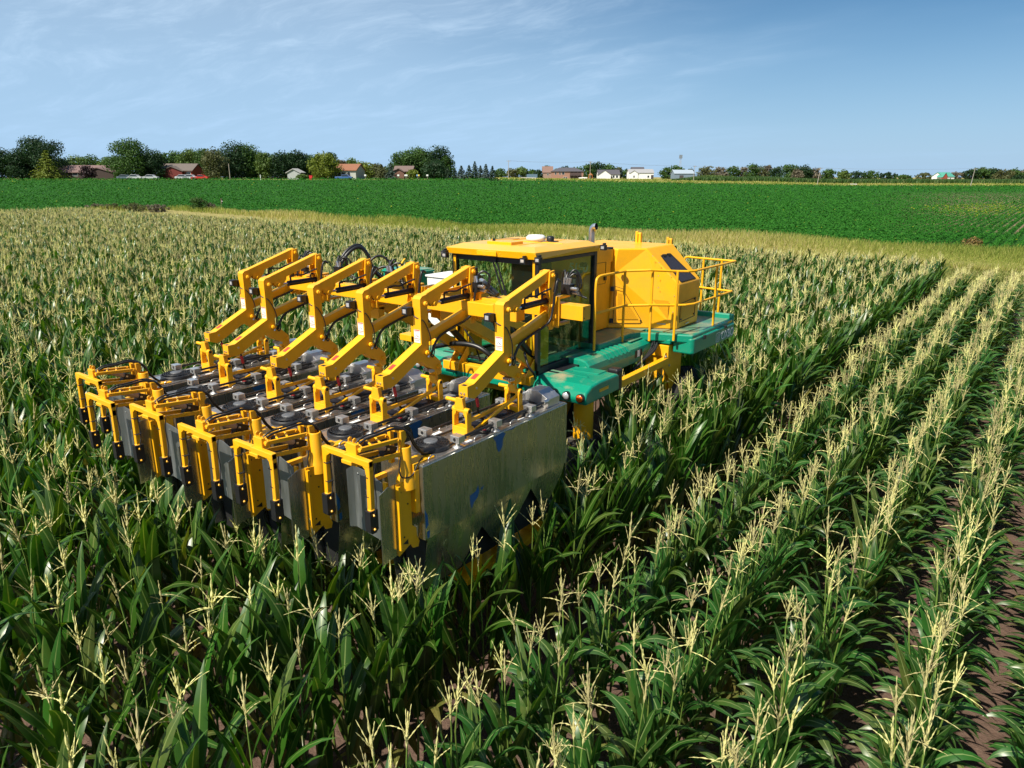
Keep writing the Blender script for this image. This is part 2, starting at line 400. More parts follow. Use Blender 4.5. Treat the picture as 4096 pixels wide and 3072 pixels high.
    w.hose([(-3.80, 4.42, 2.72), (-3.76, 4.47, 2.73), (-3.72, 4.50, 2.725), (-3.75, 4.58, 2.72), (-3.82, 4.52, 2.72)], .016)
    w.hose([(-4.02, 4.0, 2.71), (-3.98, 4.3, 2.715), (-4.0, 4.7, 2.71), (-3.96, 5.2, 2.715)], .010)
    w.hose([(-3.76, 4.95, 2.71), (-3.74, 5.0, 2.735), (-3.75, 5.08, 2.735), (-3.78, 5.14, 2.71)], .016)
    w.hose([(-3.87, 4.56, 3.02), (-3.865, 4.58, 2.93), (-3.88, 4.60, 2.84), (-3.85, 4.66, 2.74), (-3.84, 4.72, 2.70)], .010)
    part(w, 'wiring', M['hose'], box)
    for a_, b_, r__ in (((-3.868, 4.565, 2.985), (-3.866, 4.58, 2.90), .015), ((-3.74, 4.47, 2.748), (-3.715, 4.50, 2.742), .012)): rr_ = MB(); rr_.cyl(a_, b_, r__, 10); part(rr_, 'red_sleeve', M['red'], box)
    for q_ in ((-3.74, -3.69, 4.20, 4.32), (-4.09, -4.05, 4.20, 4.31), (-3.73, -3.69, 4.98, 5.06)): st = MB(); st.box(*q_, 2.697, 2.6985); part(st, 'data_plate', M['decal_white'], box)
    # hangers
    for (y, ztop) in ((4.345, 3.035), (5.085, 2.985)):
        h = MB(); xl, xr = -3.955, -3.785
        h.box(xl, xr, y - .012, y + .075, 2.697, 2.778)
        for s_, x in ((1, xl), (-1, xr)):
            h.prism([(x, 2.778), (x + s_ * .022, 2.778), (x + s_ * .024, 2.87), (x + s_ * .044, 2.90), (x + s_ * .046, 2.935), (x + s_ * .012, 2.935), (x, 2.90)], 'y', y - .010, y + .050)
        h.cyl((xl - .006, y + .02, 2.925), (xr + .006, y + .02, 2.925), .026, 14)
        h.mat(1).cyl((xr + .005, y + .02, 2.925), (xr + .008, y + .02, 2.925), .015, 12); h.mat(0)
        h.prism([(-3.935, 2.935), (-3.825, 2.935), (-3.845, ztop), (-3.915, ztop)], 'y', y - .005, y + .010)
        h.prism([(y + .0, 2.935), (y + .06, 2.935), (y + .045, ztop), (y + .012, ztop)], 'x', -3.905, -3.895)
        h.prism([(y + .0, 2.935), (y + .06, 2.935), (y + .045, ztop), (y + .012, ztop)], 'x', -3.86, -3.85)
        h.cyl((-4.04, y + .02, ztop - .035), (-3.92, y + .02, ztop - .035), .018, 10)
        part(h, 'hanger', [Y, M['black']], box, 0.004)
    br = MB(); br.beam((-3.80, 4.40, 2.715), (-3.83, 5.10, 2.875), .026, .026)
    part(br, 'brace_rod', Y, box, 0.003)
    br = MB(); br.beam((-3.80, 4.38, 2.835), (-3.94, 5.09, 2.785), .022, .034)
    part(br, 'brace_rod', Y, box, 0.003)
    # front column, shields
    c = MB(); c.lathe([(.085, 2.52), (.075, 2.60), (.052, 2.66), (.050, 2.86), (.040, 2.862)], (-3.765, 3.575, 0), 20)
    c.box(-3.86, -3.69, 3.60, 3.649, 2.30, 2.66); c.prism([(3.60, 2.66), (3.78, 2.70), (3.78, 2.715), (3.60, 2.715)], 'x', -3.83, -3.70)
    c.box(-4.02, -3.90, 3.66, 3.76, 2.697, 2.712); c.box(-3.78, -3.70, 3.70, 3.84, 2.697, 2.711)
    part(c, 'front_column', Y, box, 0.004)
    d = MB(); d.prism([(-4.175, 2.12), (-3.845, 2.08), (-3.845, 2.585), (-4.02, 2.64), (-4.175, 2.655)], 'y', 3.400, 3.406)
    d.add([(-4.175, 3.400, 2.12), (-4.175, 3.406, 2.12), (-4.205, 3.36, 2.13), (-4.205, 3.354, 2.13), (-4.175, 3.400, 2.655), (-4.175, 3.406, 2.655), (-4.205, 3.36, 2.63), (-4.205, 3.354, 2.63)],
          [(0, 3, 7, 4), (1, 5, 6, 2), (3, 2, 6, 7), (4, 7, 6, 5), (0, 1, 2, 3)])
    for (x, z) in ((-3.87, 2.52), (-3.87, 2.30), (-3.87, 2.14), (-4.12, 2.60)): d.lathe([(.008, -.004), (.006, -.007), (0, -.008)], (x, 3.400, z), 8, 'y')
    part(d, 'front_shield', M['alu_dull'], box)
    d = MB(); d.box(-3.845, -3.80, 3.404, 3.42, 2.06, 2.60); d.box(-4.10, -4.06, 3.41, 3.65, 2.2, 2.24); d.box(-3.84, -3.80, 3.42, 3.65, 2.2, 2.24); d.box(-3.84, -3.80, 3.42, 3.65, 2.5, 2.54); d.box(-4.10, -4.06, 3.41, 3.65, 2.5, 2.54)
    part(d, 'shield_strip', Y, box, 0.003)
    d = MB(); d.prism([(3.27, 1.97), (3.46, 2.0), (3.46, 2.60), (3.36, 2.60), (3.27, 2.56)], 'x', -3.742, -3.737)
    part(d, 'side_shield', M['alu'], box)
    d = MB(); d.prism([(3.43, 1.985), (3.56, 2.045), (3.585, 1.995), (3.64, 1.985), (3.655, 2.03), (3.63, 2.085), (3.625, 2.16), (3.58, 2.20), (3.58, 2.585), (3.43, 2.60)], 'x', -3.736, -3.722)
    d.box(-3.722, -3.700, 3.43, 3.455, 2.04, 2.58)
    d.mat(1).prism([(3.47, 2.075), (3.53, 2.10), (3.53, 2.055)], 'x', -3.7215, -3.720)
    for (y, z) in ((3.47, 2.52), (3.49, 2.13), (3.54, 2.40)): d.cyl((-3.7215, y, z), (-3.717, y, z), .007, 8)
    part(d, 'divider_plate', [Y, M['black']], box, 0.003)

    # boom arm
    a = MB()
    a.prism([(4.40, 3.035), (4.40, 3.130), (4.485, 3.135), (4.905, 3.335), (4.905, 3.760), (4.93, 3.785), (5.00, 3.80), (5.005, 3.26), (5.165, 3.115), (5.17, 3.00), (5.105, 2.985), (5.075, 3.05), (4.985, 3.095), (4.90, 3.165), (4.83, 3.165), (4.66, 3.075), (4.55, 3.02), (4.49, 3.00)], 'x', XL, XR)
    for (y, z) in ((4.965, 3.715), (4.965, 3.245), (5.125, 3.075)):
        a.cyl((XL - .02, y, z), (XR + .032, y, z), .023, 14); a.cyl((XR + .032, y, z), (XR + .040, y, z), .012, 8)
    a.mat(1)
    for x in (-3.90, -3.865): a.cyl((x, 4.394, 3.06), (x, 4.40, 3.06), .010, 10)
    a.cyl((XR, 4.52, 3.09), (XR + .006, 4.52, 3.09), .010, 10)
    a.mat(2).box(-3.905, -3.855, 4.4, 4.44, 3.1305, 3.1325); a.mat(1)
    for k in range(5): a.box(XL + .004 + .02 * k, XL + .016 + .02 * k, 5.01, 5.075, 3.04 - .002 * k, 3.065)
    arm = part(a, 'boom_arm', [Y, M['steel'], M['black']], bevel=0.004); parts.append(arm)
    for nm, p, q in (('upper_link', (4.945, 3.738), (5.67, 3.958)), ('lower_link', (4.985, 3.372), (5.665, 3.552))):
        l = MB(); l.beam((-3.88, *p), (-3.88, *q), .070, .088)
        if nm == 'upper_link':
            l.prism([(5.04, 3.735), (5.22, 3.785), (5.215, 3.745), (5.15, 3.672), (5.10, 3.665), (5.06, 3.69)], 'x', -3.910, -3.898)
            l.prism([(5.04, 3.735), (5.22, 3.785), (5.215, 3.745), (5.15, 3.672), (5.10, 3.665), (5.06, 3.69)], 'x', -3.862, -3.850)
            l.cyl((-3.925, 5.115, 3.692), (-3.828, 5.115, 3.692), .022, 12)
        part(l, nm, Y, arm, 0.006)
    cy = MB(); cy.cyl((-3.88, 5.10, 3.690), (-3.88, 5.32, 3.693), .013, 12)
    cy.mat(1).cyl((-3.88, 5.25, 3.692), (-3.88, 5.64, 3.698), .030, 16); cy.cyl((-3.88, 5.09, 3.69), (-3.88, 5.14, 3.69), .022, 12)
    for y in (5.29, 5.57): cy.cyl((-3.88, y, 3.72), (-3.88, y, 3.765), .010, 8); cy.beam((-3.88, y - .0, 3.77), (-3.86, y + .03, 3.772), .018, .018)
    cy.hose([(-3.88, 5.29, 3.772), (-3.87, 5.36, 3.778), (-3.86, 5.45, 3.772), (-3.84, 5.52, 3.80), (-3.80, 5.60, 3.83)], .009)
    part(cy, 'hydraulic_cylinder', [M['chrome'], M['black']], arm)
    bk = MB()
    prof = [(5.615, 3.985), (5.69, 3.995), (5.705, 3.90), (5.675, 3.80), (5.675, 3.72), (5.735, 3.66), (5.74, 3.50), (5.68, 3.42), (5.625, 3.42), (5.605, 3.52), (5.60, 3.60), (5.625, 3.72), (5.60, 3.84)]
    for x in (-3.944, -3.836): bk.prism(prof, 'x', x, x + .016)
    bk.box(-3.93, -3.836, 5.675, 5.69, 3.45, 3.97)
    for z in (3.76, 3.86): bk.box(-3.93, -3.836, 5.63, 5.675, z, z + .010)
    for z in (3.945, 3.655, 3.545): bk.cyl((-3.965, 5.655, z), (-3.798, 5.655, z), .023, 12); bk.cyl((-3.798, 5.655, z), (-3.79, 5.655, z), .012, 8)
    for x in (-3.80, -3.99):                       # clamps round the tool bar
        bk.prism([(5.70, 3.74), (5.90, 3.74), (5.90, 3.715), (5.725, 3.715), (5.725, 3.475), (5.90, 3.475), (5.90, 3.45), (5.70, 3.45)], 'x', x - .03, x + .03)
    bk.prism([(5.66, 3.46), (5.76, 3.42), (5.76, 3.44), (5.66, 3.53)], 'x', -3.98, -3.80)
    part(bk, 'mounting_bracket', Y, arm, 0.004)
    wl = MB(); wl.box(-3.985, -3.915, 4.815, 4.875, 3.615, 3.685)
    for k in range(4): wl.box(-3.982, -3.918, 4.875 + .008 * k, 4.879 + .008 * k, 3.62, 3.68)
    wl.box(-3.94, -3.925, 4.86, 4.91, 3.60, 3.62); wl.box(-3.975, -3.925, 4.87, 4.905, 3.63, 3.67)
    wl.mat(1).box(-3.970, -3.930, 4.8125, 4.816, 3.630, 3.668)
    part(wl, 'work_light', [M['black'], M['lens']], arm, 0.003)
    lb = MB(); y = 4.9045
    lb.quad((-3.922, y, 3.345), (-3.845, y, 3.345), (-3.845, y, 3.470), (-3.922, y, 3.470)); y -= .0004; lb.mat(1)
    lb.quad((-3.919, y, 3.459), (-3.848, y, 3.459), (-3.848, y, 3.468), (-3.919, y, 3.468)); lb.quad((-3.919, y, 3.380), (-3.848, y, 3.380), (-3.848, y, 3.386), (-3.919, y, 3.386)); lb.mat(2)
    for (p, q) in (((-3.91, 3.395), (-3.89, 3.42)), ((-3.89, 3.42), (-3.885, 3.43)), ((-3.878, 3.413), (-3.886, 3.397)), ((-3.878, 3.413), (-3.868, 3.398)), ((-3.868, 3.408), (-3.855, 3.394)), ((-3.884, 3.417), (-3.870, 3.409))):
        lb.beam((p[0], y, p[1]), (q[0], y, q[1]), .0004, .003, (0, 1, 0)) if False else lb.prism([(p[0], p[1]), (p[0] + .004, p[1]), (q[0] + .004, q[1]), (q[0], q[1])], 'y', y, y - .0004)
    for z in (3.452, 3.447, 3.371, 3.366, 3.361): lb.prism([(-3.915, z), (-3.855, z), (-3.855, z + .0015), (-3.915, z + .0015)], 'y', y, y - .0003)
    part(lb, 'warning_label', [M['decal_white'], M['decal_red'], M['decal_black']], arm)
    rl = MB(); n = Vector((0, -0.43, 0.903)); p0 = Vector((0, 4.535, 3.1594)) + n * .001; dd = Vector((0, 0.903, 0.43))
    rl.add([p0 + Vector((-3.912, 0, 0)), p0 + Vector((-3.862, 0, 0)), p0 + dd * .075 + Vector((-3.862, 0, 0)), p0 + dd * .075 + Vector((-3.912, 0, 0))], [(0, 1, 2, 3)])
    part(rl, 'red_label', M['decal_red'], arm)
    cb = MB(); cb.hose([(-3.93, 4.90, 3.61), (-3.88, 4.90, 3.585), (-3.825, 4.93, 3.56), (-3.818, 4.97, 3.50), (-3.815, 5.01, 3.40), (-3.815, 5.015, 3.30), (-3.815, 4.99, 3.24)], .0055)
    cb.hose([(-3.83, 5.03, 3.21), (-3.815, 5.05, 3.28), (-3.82, 5.14, 3.37), (-3.83, 5.35, 3.425), (-3.82, 5.52, 3.47), (-3.80, 5.60, 3.53), (-3.795, 5.64, 3.66), (-3.79, 5.66, 3.80), (-3.79, 5.70, 3.90), (-3.82, 5.78, 3.88)], .0125)
    cb.hose([(-3.815, 4.99, 3.24), (-3.81, 5.03, 3.19), (-3.815, 5.06, 3.24), (-3.815, 5.05, 3.30), (-3.81, 5.02, 3.26)], .006)
    part(cb, 'cable', M['hose'], arm)
    cn = MB(); cn.cyl((-3.815, 4.99, 3.245), (-3.812, 4.975, 3.20), .011, 8); part(cn, 'cable_connector', M['steel'], arm)

    # row sensor fork in front of the box
    k = MB(); yb = 3.10
    k.box(-4.13, -3.875, yb - .02, yb + .02, 2.890, 2.932); k.box(-3.885, -3.61, yb - .023, yb + .023, 2.880, 2.928)
    for s_, x in ((1, -4.13), (-1, -3.61)):
        k.prism([(x, 2.93), (x + s_ * .10, 2.90), (x + s_ * .085, 2.885), (x + s_ * .05, 2.86), (x + s_ * .042, 2.82), (x, 2.80)], 'y', yb - .021, yb + .021)
        k.beam((x + s_ * .02, yb, 2.86), (x + s_ * .02, yb - .005, 2.545), .040, .040, (0, 1, 0))
        k.lathe([(.028, 0), (.028, .012), (0, .012)], (x + s_ * .02, yb - .005, 2.545), 10)
    k.box(-3.90, -3.79, yb - .03, yb + .0, 2.855, 2.885)
    fk = part(k, 'row_sensor', Y, bevel=0.005); parts.append(fk)
    for s_, x in ((1, -4.11), (-1, -3.63)):
        p = MB(); xa = x + (.0 if s_ < 0 else 0)
        p.prism([(yb - .045, 2.55), (yb + .03, 2.55), (yb + .03, 2.395), (yb + .005, 2.372), (yb - .03, 2.372), (yb - .045, 2.39)], 'x', xa - .03, xa + .03)
        p.mat(1); p.cyl((xa + .028, yb - .01, 2.520), (xa + .040, yb - .012, 2.512), .009, 10); p.cyl((xa + .028, yb - .01, 2.41), (xa + .040, yb - .012, 2.402), .009, 10)
        p.mat(0).hose([(xa + .04, yb - .01, 2.52), (xa + .045, yb, 2.58), (xa + .03, yb + .02, 2.66), (xa + .028, yb + .015, 2.80), (xa + .03, yb + .03, 2.90)], .005)
        part(p, 'sensor_pad', [M['black'], M['reflector']], fk, 0.006)
        for z in (2.80, 2.65): tz = MB(); tz.box(x - .0225 + s_ * .02, x + .0225 + s_ * .02, yb - .0255, yb + .0225, z, z + .005); part(tz, 'cable_tie', M['cable_tie'], fk)
    lf = MB()
    for x in (-3.905, -3.765):
        lf.beam((x, 3.13, 2.965), (x, 3.52, 2.928), .022, .032); lf.beam((x, 3.13, 2.855), (x, 3.53, 2.808), .022, .032)
        for (y_, z_) in ((3.14, 2.965), (3.51, 2.928), (3.14, 2.855), (3.515, 2.81)): lf.cyl((x - .018, y_, z_), (x + .018, y_, z_), .012, 10)
    for j, y_ in enumerate((3.22, 3.31, 3.40)):
        z_ = 2.958 - (y_ - 3.13) * .095
        lf.hose([(-3.905, y_, z_ + .018), (-3.88, y_ - .01, z_ + .026), (-3.80, y_ - .05, z_ + .026), (-3.765, y_ - .06, z_ + .022)], .010, 6, 3)
    part(lf, 'parallel_links', Y, fk, 0.003)
    fp = MB(); fp.box(-3.89, -3.78, 3.112, 3.145, 2.835, 3.005)
    for x in (-3.885, -3.835): fp.prism([(3.13, 3.005), (3.165, 3.005), (3.165, 3.03), (3.148, 3.04), (3.13, 3.03)], 'x', x, x + .010)
    part(fp, 'front_post', Y, fk, 0.004)
    fr = MB(); fr.box(-3.91, -3.875, 3.535, 3.575, 2.70, 2.975); fr.box(-3.795, -3.760, 3.535, 3.575, 2.70, 2.975); fr.box(-3.91, -3.760, 3.530, 3.575, 2.975, 2.997)
    fr.prism([(3.53, 2.995), (3.58, 2.995), (3.59, 2.93), (3.565, 2.90), (3.585, 2.84), (3.57, 2.78), (3.53, 2.78)], 'x', -3.759, -3.750)
    part(fr, 'rear_frame', Y, fk, 0.004)
    ac = MB(); ac.mat(0).cyl((-3.835, 3.27, 2.945), (-3.835, 3.45, 2.862), .024, 12); ac.mat(1).cyl((-3.835, 3.25, 2.955), (-3.835, 3.275, 2.943), .027, 12)
    ac.beam((-3.835, 3.43, 2.872), (-3.835, 3.53, 2.825), .055, .06); ac.beam((-3.835, 3.40, 2.83), (-3.835, 3.50, 2.80), .06, .05)
    ac.mat(2).cyl((-3.835, 3.44, 2.865), (-3.835, 3.46, 2.857), .029, 12)
    part(ac, 'actuator', [M['beige'], M['black'], M['steel']], fk)
    ho = MB()
    for dx, dz in ((0, 0), (.018, .012), (-.012, .02)):
        ho.hose([(-3.86 + dx, 3.17, 2.965), (-3.84 + dx, 3.24, 2.99 + dz), (-3.82 + dx, 3.36, 3.00 + dz), (-3.80 + dx, 3.50, 3.01 + dz), (-3.76 + dx, 3.60, 2.96 + dz), (-3.745 + dx, 3.66, 2.84 + dz), (-3.76 + dx, 3.76, 2.745 + dz * .5), (-3.79 + dx, 3.86, 2.73)], .0075)
    ho.hose([(-3.735, 3.50, 2.80), (-3.72, 3.47, 2.70), (-3.71, 3.49, 2.64), (-3.70, 3.58, 2.63), (-3.70, 3.64, 2.70), (-3.72, 3.72, 2.73)], .006)
    ho.cyl((-3.79, 3.79, 2.735), (-3.78, 3.90, 2.732), .030, 12)
    part(ho, 'hose', M['hose'], fk)
    return parts
plain_hub = plain('grey_hub', (0.10, 0.105, 0.115), 0.5); plain_film = plain('blue_film', (0.006, 0.10, 0.27), 0.45)
unit_parts = make_unit()
for (dx, dy, fx, fz) in ((-0.81, -0.22, -.02, -.075), (-1.50, -0.31, 0, -.06), (-2.17, -0.38, 0, 0), (-3.02, -0.38, -.04, -.065), (-3.76, -0.16, -.05, -.035)):
    for p in unit_parts:
        c = copy_tree(p, mach); fk_ = p.name.startswith('row_sensor'); c.location = (-MX + dx + (fx if fk_ else 0), -8.0 + dy, fz if fk_ else 0)   # the sensor forks float at their own heights

# --- tool bar and lift linkage
tb = MB(); tb.box(-7.55, -4.02, 5.345, 5.485, 3.515, 3.655)
for x in (-4.30, -7.10): tb.box(x - .012, x + .012, 5.335, 5.495, 3.505, 3.665)
part(tb, 'tool_bar', Y, bevel=0.008)
tb = MB(); tb.box(-4.50, -3.52, 5.735, 5.875, 3.525, 3.665); tb.prism([(-4.62, 5.487), (-4.30, 5.487), (-4.30, 5.733), (-4.50, 5.733)], 'z', 3.50, 3.68)
tb.mat(1); tb.cyl((-3.5195, 5.765, 3.64), (-3.518, 5.765, 3.64), .006, 8); tb.cyl((-3.5195, 5.765, 3.55), (-3.518, 5.765, 3.55), .006, 8)
part(tb, 'tool_bar_wing', [Y, M['black']], bevel=0.008)
tb = MB(); tb.box(-8.05, -7.20, 5.535, 5.675, 3.535, 3.675); tb.box(-7.45, -7.20, 5.487, 5.535, 3.52, 3.67)
part(tb, 'tool_bar_wing', Y, bevel=0.008)
def lift(x0):
    m = MB(); xa, xb = x0 - .09, x0 + .09
    prof = [(6.98, 2.33), (7.50, 2.33), (7.50, 2.95), (7.42, 3.02), (7.30, 2.98), (7.22, 2.80), (7.19, 2.62), (7.0, 2.42)]
    m.prism(prof, 'x', xb - .016, xb); m.prism(prof, 'x', xa, xa + .016); m.box(xa + .016, xb - .016, 7.30, 7.48, 2.34, 2.9)
    m.mat(1)
    for (y, z) in ((7.29, 2.66), (7.27, 2.50)): m.cyl((xb, y, z), (xb + .012, y, z), .028, 12)
    mast = part(m, 'lift_mast', [Y, M['steel']], bevel=0.005)
    l = MB(); l.beam((x0, 7.27, 2.50), (x0, 6.50, 3.00), .10, .12); l.beam((x0, 6.55, 2.96), (x0, 5.62, 3.46), .10, .12)
    part(l, 'lower_lift_arm', Y, mast, 0.006)
    l = MB(); l.beam((x0, 7.36, 2.94), (x0, 5.55, 3.58), .09, .10)
    part(l, 'upper_lift_arm', Y, mast, 0.006)
    h = MB(); h.cyl((x0, 7.24, 2.64), (x0, 6.55, 3.28), .045, 16); h.mat(1).cyl((x0, 6.55, 3.28), (x0, 6.15, 3.60), .022, 12)
    part(h, 'lift_cylinder', [M['black'], M['chrome']], mast)
    b = MB(); b.prism([(5.48, 3.66), (6.20, 3.70), (6.30, 3.56), (6.05, 3.36), (5.70, 3.34), (5.48, 3.40)], 'x', x0 - .075, x0 - .06)
    b.prism([(5.48, 3.66), (6.20, 3.70), (6.30, 3.56), (6.05, 3.36), (5.70, 3.34), (5.48, 3.40)], 'x', x0 + .06, x0 + .075)
    b.box(x0 - .075, x0 + .075, 5.62, 5.72, 3.24, 3.42)
    b.mat(1).cyl((x0 + .075, 5.95, 3.47), (x0 + .086, 5.95, 3.47), .026, 12)
    part(b, 'bar_bracket', [Y, M['steel']], mast, 0.005)
for x in (-5.20, -6.33): lift(x)
c = MB(); c.box(-6.55, -5.06, 7.02, 7.14, 2.30, 2.42); c.box(-6.6, -5.0, 7.3, 7.5, 2.05, 2.22)
part(c, 'front_crossbeam', Y, bevel=0.008)
c = MB(); c.box(-6.30, -5.25, 7.02, 7.5, 2.225, 2.30); c.box(-6.4, -5.1, 7.16, 7.5, 2.42, 2.46)
part(c, 'green_front_panel', M['green'], bevel=0.01)
# hydraulic valves and hoses along the bar
rng = random.Random(5)
for k, (x, y) in enumerate(((-3.80, 5.88), (-4.62, 5.45), (-5.9, 5.5), (-6.72, 5.45), (-7.35, 5.45))):
    v = MB(); v.box(x - .05, x + .05, y - .03, y + .06, 3.74, 3.84)
    for j in range(3): v.mat(1).cyl((x - .03 + .03 * j, y, 3.84), (x - .03 + .03 * j + rng.uniform(-.02, .02), y, 3.90), .014, 10)
    v.mat(1).cyl((x + .05, y, 3.80), (x + .13, y - .01, 3.80), .018, 10); v.cyl((x + .05, y + .03, 3.76), (x + .12, y + .02, 3.755), .018, 10)
    v.mat(0)
    for j in range(5):
        a = rng.uniform(0, 6.28); r_ = rng.uniform(.06, .12)
        v.hose([(x - .02, y, 3.86), (x + r_ * math.cos(a) * .5, y + .05, 3.93 + rng.uniform(0, .05)), (x + r_ * math.cos(a), y + .06 + r_ * .3, 3.90), (x + r_ * math.cos(a) * .8, y + .1, 3.78), (x + rng.uniform(-.2, .2), y + .12, 3.70)], .010)
    part(v, 'valve_block', [M['hose'], M['steel']], bevel=0.002)
h = MB()
h.hose([(-4.4, 5.55, 3.72), (-4.7, 5.7, 3.80), (-5.0, 6.0, 3.74), (-5.3, 6.4, 3.62), (-5.5, 6.9, 3.3), (-5.6, 7.1, 2.6)], .020)
h.hose([(-4.45, 5.58, 3.70), (-4.75, 5.75, 3.76), (-5.05, 6.05, 3.70), (-5.4, 6.5, 3.5), (-5.6, 7.0, 3.0), (-5.65, 7.15, 2.5)], .020)
h.hose([(-6.9, 5.55, 3.72), (-6.85, 5.7, 3.95), (-6.8, 5.85, 4.03), (-6.76, 5.95, 3.93), (-6.74, 6.05, 3.7), (-6.7, 6.4, 3.4), (-6.6, 7.1, 2.7)], .022)
h.hose([(-6.94, 5.55, 3.72), (-6.88, 5.7, 3.97), (-6.83, 5.87, 4.05), (-6.79, 5.98, 3.93), (-6.78, 6.1, 3.7), (-6.7, 6.6, 3.3), (-6.55, 7.1, 2.6)], .022)
h.hose([(-6.3, 5.5, 3.72), (-6.28, 5.56, 3.92), (-6.22, 5.65, 3.98), (-6.15, 5.72, 3.92), (-6.12, 5.8, 3.75)], .014)
h.hose([(-6.25, 5.5, 3.70), (-6.18, 5.58, 3.84), (-6.08, 5.66, 3.86), (-6.02, 5.72, 3.78), (-6.0, 5.8, 3.6)], .014)
h.hose([(-6.6, 6.9, 2.62), (-6.2, 6.9, 2.72), (-5.9, 6.95, 2.72), (-5.7, 7.0, 2.62), (-5.6, 7.1, 2.45)], .035)
h.hose([(-6.25, 7.0, 3.2), (-6.1, 6.95, 2.95), (-5.95, 6.98, 2.75), (-5.9, 7.05, 2.5)], .012)
h.hose([(-5.1, 6.95, 2.75), (-5.0, 6.9, 2.6), (-4.95, 6.95, 2.5), (-5.0, 7.05, 2.4)], .016)
part(h, 'hydraulic_hoses', M['hose'])
hf = MB(); hf.cyl((-6.36, 5.52, 3.66), (-6.30, 5.56, 3.86), .022, 10); hf.cyl((-4.70, 5.70, 3.80), (-4.86, 5.84, 3.79), .026, 10); hf.cyl((-4.72, 5.73, 3.76), (-4.90, 5.9, 3.74), .026, 10); hf.cyl((-6.15, 5.55, 3.70), (-6.02, 5.62, 3.72), .022, 10)
part(hf, 'hose_sleeves', M['steel'])

# --- cab
CX0, CX1, CY0, CY1, CZ0, CZ1 = -6.45, -5.10, 7.22, 8.56, 2.46, 3.87
rf = MB()
rf.add([(-6.50, 7.13, 3.875), (-5.05, 7.13, 3.875), (-5.05, 8.62, 3.875), (-6.50, 8.62, 3.875),
        (-6.52, 7.11, 3.955), (-5.06, 7.11, 3.965), (-5.04, 8.62, 3.955), (-6.52, 8.62, 3.945),
        (-6.40, 7.32, 4.005), (-5.22, 7.32, 4.010), (-5.20, 8.55, 4.010), (-6.40, 8.55, 4.005)],
       [(3, 2, 1, 0), (0, 1, 5, 4), (1, 2, 6, 5), (2, 3, 7, 6), (3, 0, 4, 7), (4, 5, 9, 8), (5, 6, 10, 9), (6, 7, 11, 10), (7, 4, 8, 11), (8, 9, 10, 11)])
rf.box(-6.02, -5.62, 7.36, 7.62, 4.00, 4.045)
rf.box(-5.98, -5.66, 7.098, 7.112, 3.885, 3.945)
rf.box(-6.40, -5.20, 7.92, 7.94, 4.004, 4.016); rf.box(-5.55, -5.53, 7.4, 8.5, 4.004, 4.015); rf.box(-6.1, -6.08, 7.6, 8.5, 4.004, 4.015)
roof = part(rf, 'cab_roof', M['yellow_roof'], bevel=0.018)
g = MB(); g.lathe([(.115, .0), (.135, .015), (.13, .05), (.10, .072), (0, .078)], (-5.72, 8.05, 4.02), 24); part(g, 'satellite_receiver', M['white'], roof)
g = MB(); g.lathe([(.05, 0), (.055, .05), (.04, .07), (0, .075)], (-5.53, 8.12, 4.01), 16); g.box(-5.56, -5.42, 8.06, 8.16, 4.005, 4.02); part(g, 'beacon', M['black'], roof)
g = MB(); g.cyl((-5.95, 7.42, 4.045), (-5.95, 7.42, 4.07), .02, 10); g.cyl((-5.95, 7.42, 4.065), (-5.70, 7.65, 4.068), .004, 6); part(g, 'aerial', M['black'], roof)
def lamp(x, y, z, dx, dy):
    l = MB(); l.box(x - .04, x + .04, y - .03, y + .03, z - .035, z + .035); l.box(x - .012, x + .012, y - .01, y + .05, z + .03, z + .06)
    l.mat(1).box(x - .024, x + .024, y - .0325, y - .030, z - .018, z + .018)
    part(l, 'work_light', [M['black'], M['lens']], roof, 0.003)
for p in ((-6.56, 7.12, 3.87, 0, 0), (-6.47, 7.04, 3.86, 0, 0), (-5.20, 7.06, 3.865, 0, 0), (-5.02, 7.12, 3.88, 0, 0), (-5.0, 8.64, 3.92, 0, 0)): lamp(*p)
fr = MB()
for (x, y) in ((CX0, CY0), (CX1, CY0), (CX0, CY1), (CX1, CY1)):
    fr.box(x - .035, x + .035, y - .035, y + .035, CZ0, CZ1)
fr.box(CX0, CX1, CY0 - .03, CY0 + .03, CZ1 - .07, CZ1 + .0); fr.box(CX0, CX1, CY0 - .03, CY0 + .03, CZ0 - .06, CZ0 + .03)
for x in (CX0, CX1): fr.box(x - .03, x + .03, CY0, CY1, CZ1 - .05, CZ1); fr.box(x - .03, x + .03, CY0, CY1, CZ0 - .07, CZ0 + .03)
fr.box(CX0, CX1, CY1 - .03, CY1 + .03, CZ0, 2.95); fr.box(CX0, CX1, CY0, CY1, CZ0 - .08, CZ0 - .01)
cab = part(fr, 'cab_frame', M['black'], bevel=0.006)
pl = MB(); pl.box(CX1 - .045, CX1 - .012, CY0 - .045, CY0 - .036, CZ0 + .2, CZ1 - .02); pl.box(CX0 + .0, CX0 + .04, CY0 - .045, CY0 - .036, CZ0 + .2, CZ1 - .02)
part(pl, 'corner_trim', Y, cab)
for nm, args in (('windscreen', (CX0 + .035, CX1 - .035, CY0 - .008, CY0, CZ0 + .03, CZ1 - .07)), ('door_glass', (CX1 - .004, CX1 + .004, CY0 + .035, CY1 - .035, CZ0 + .03, CZ1 - .05)),
                 ('side_glass', (CX0 - .004, CX0 + .004, CY0 + .035, CY1 - .035, CZ0 + .03, CZ1 - .05))):
    w = MB(); w.box(*args); part(w, nm, M['glass'], cab)
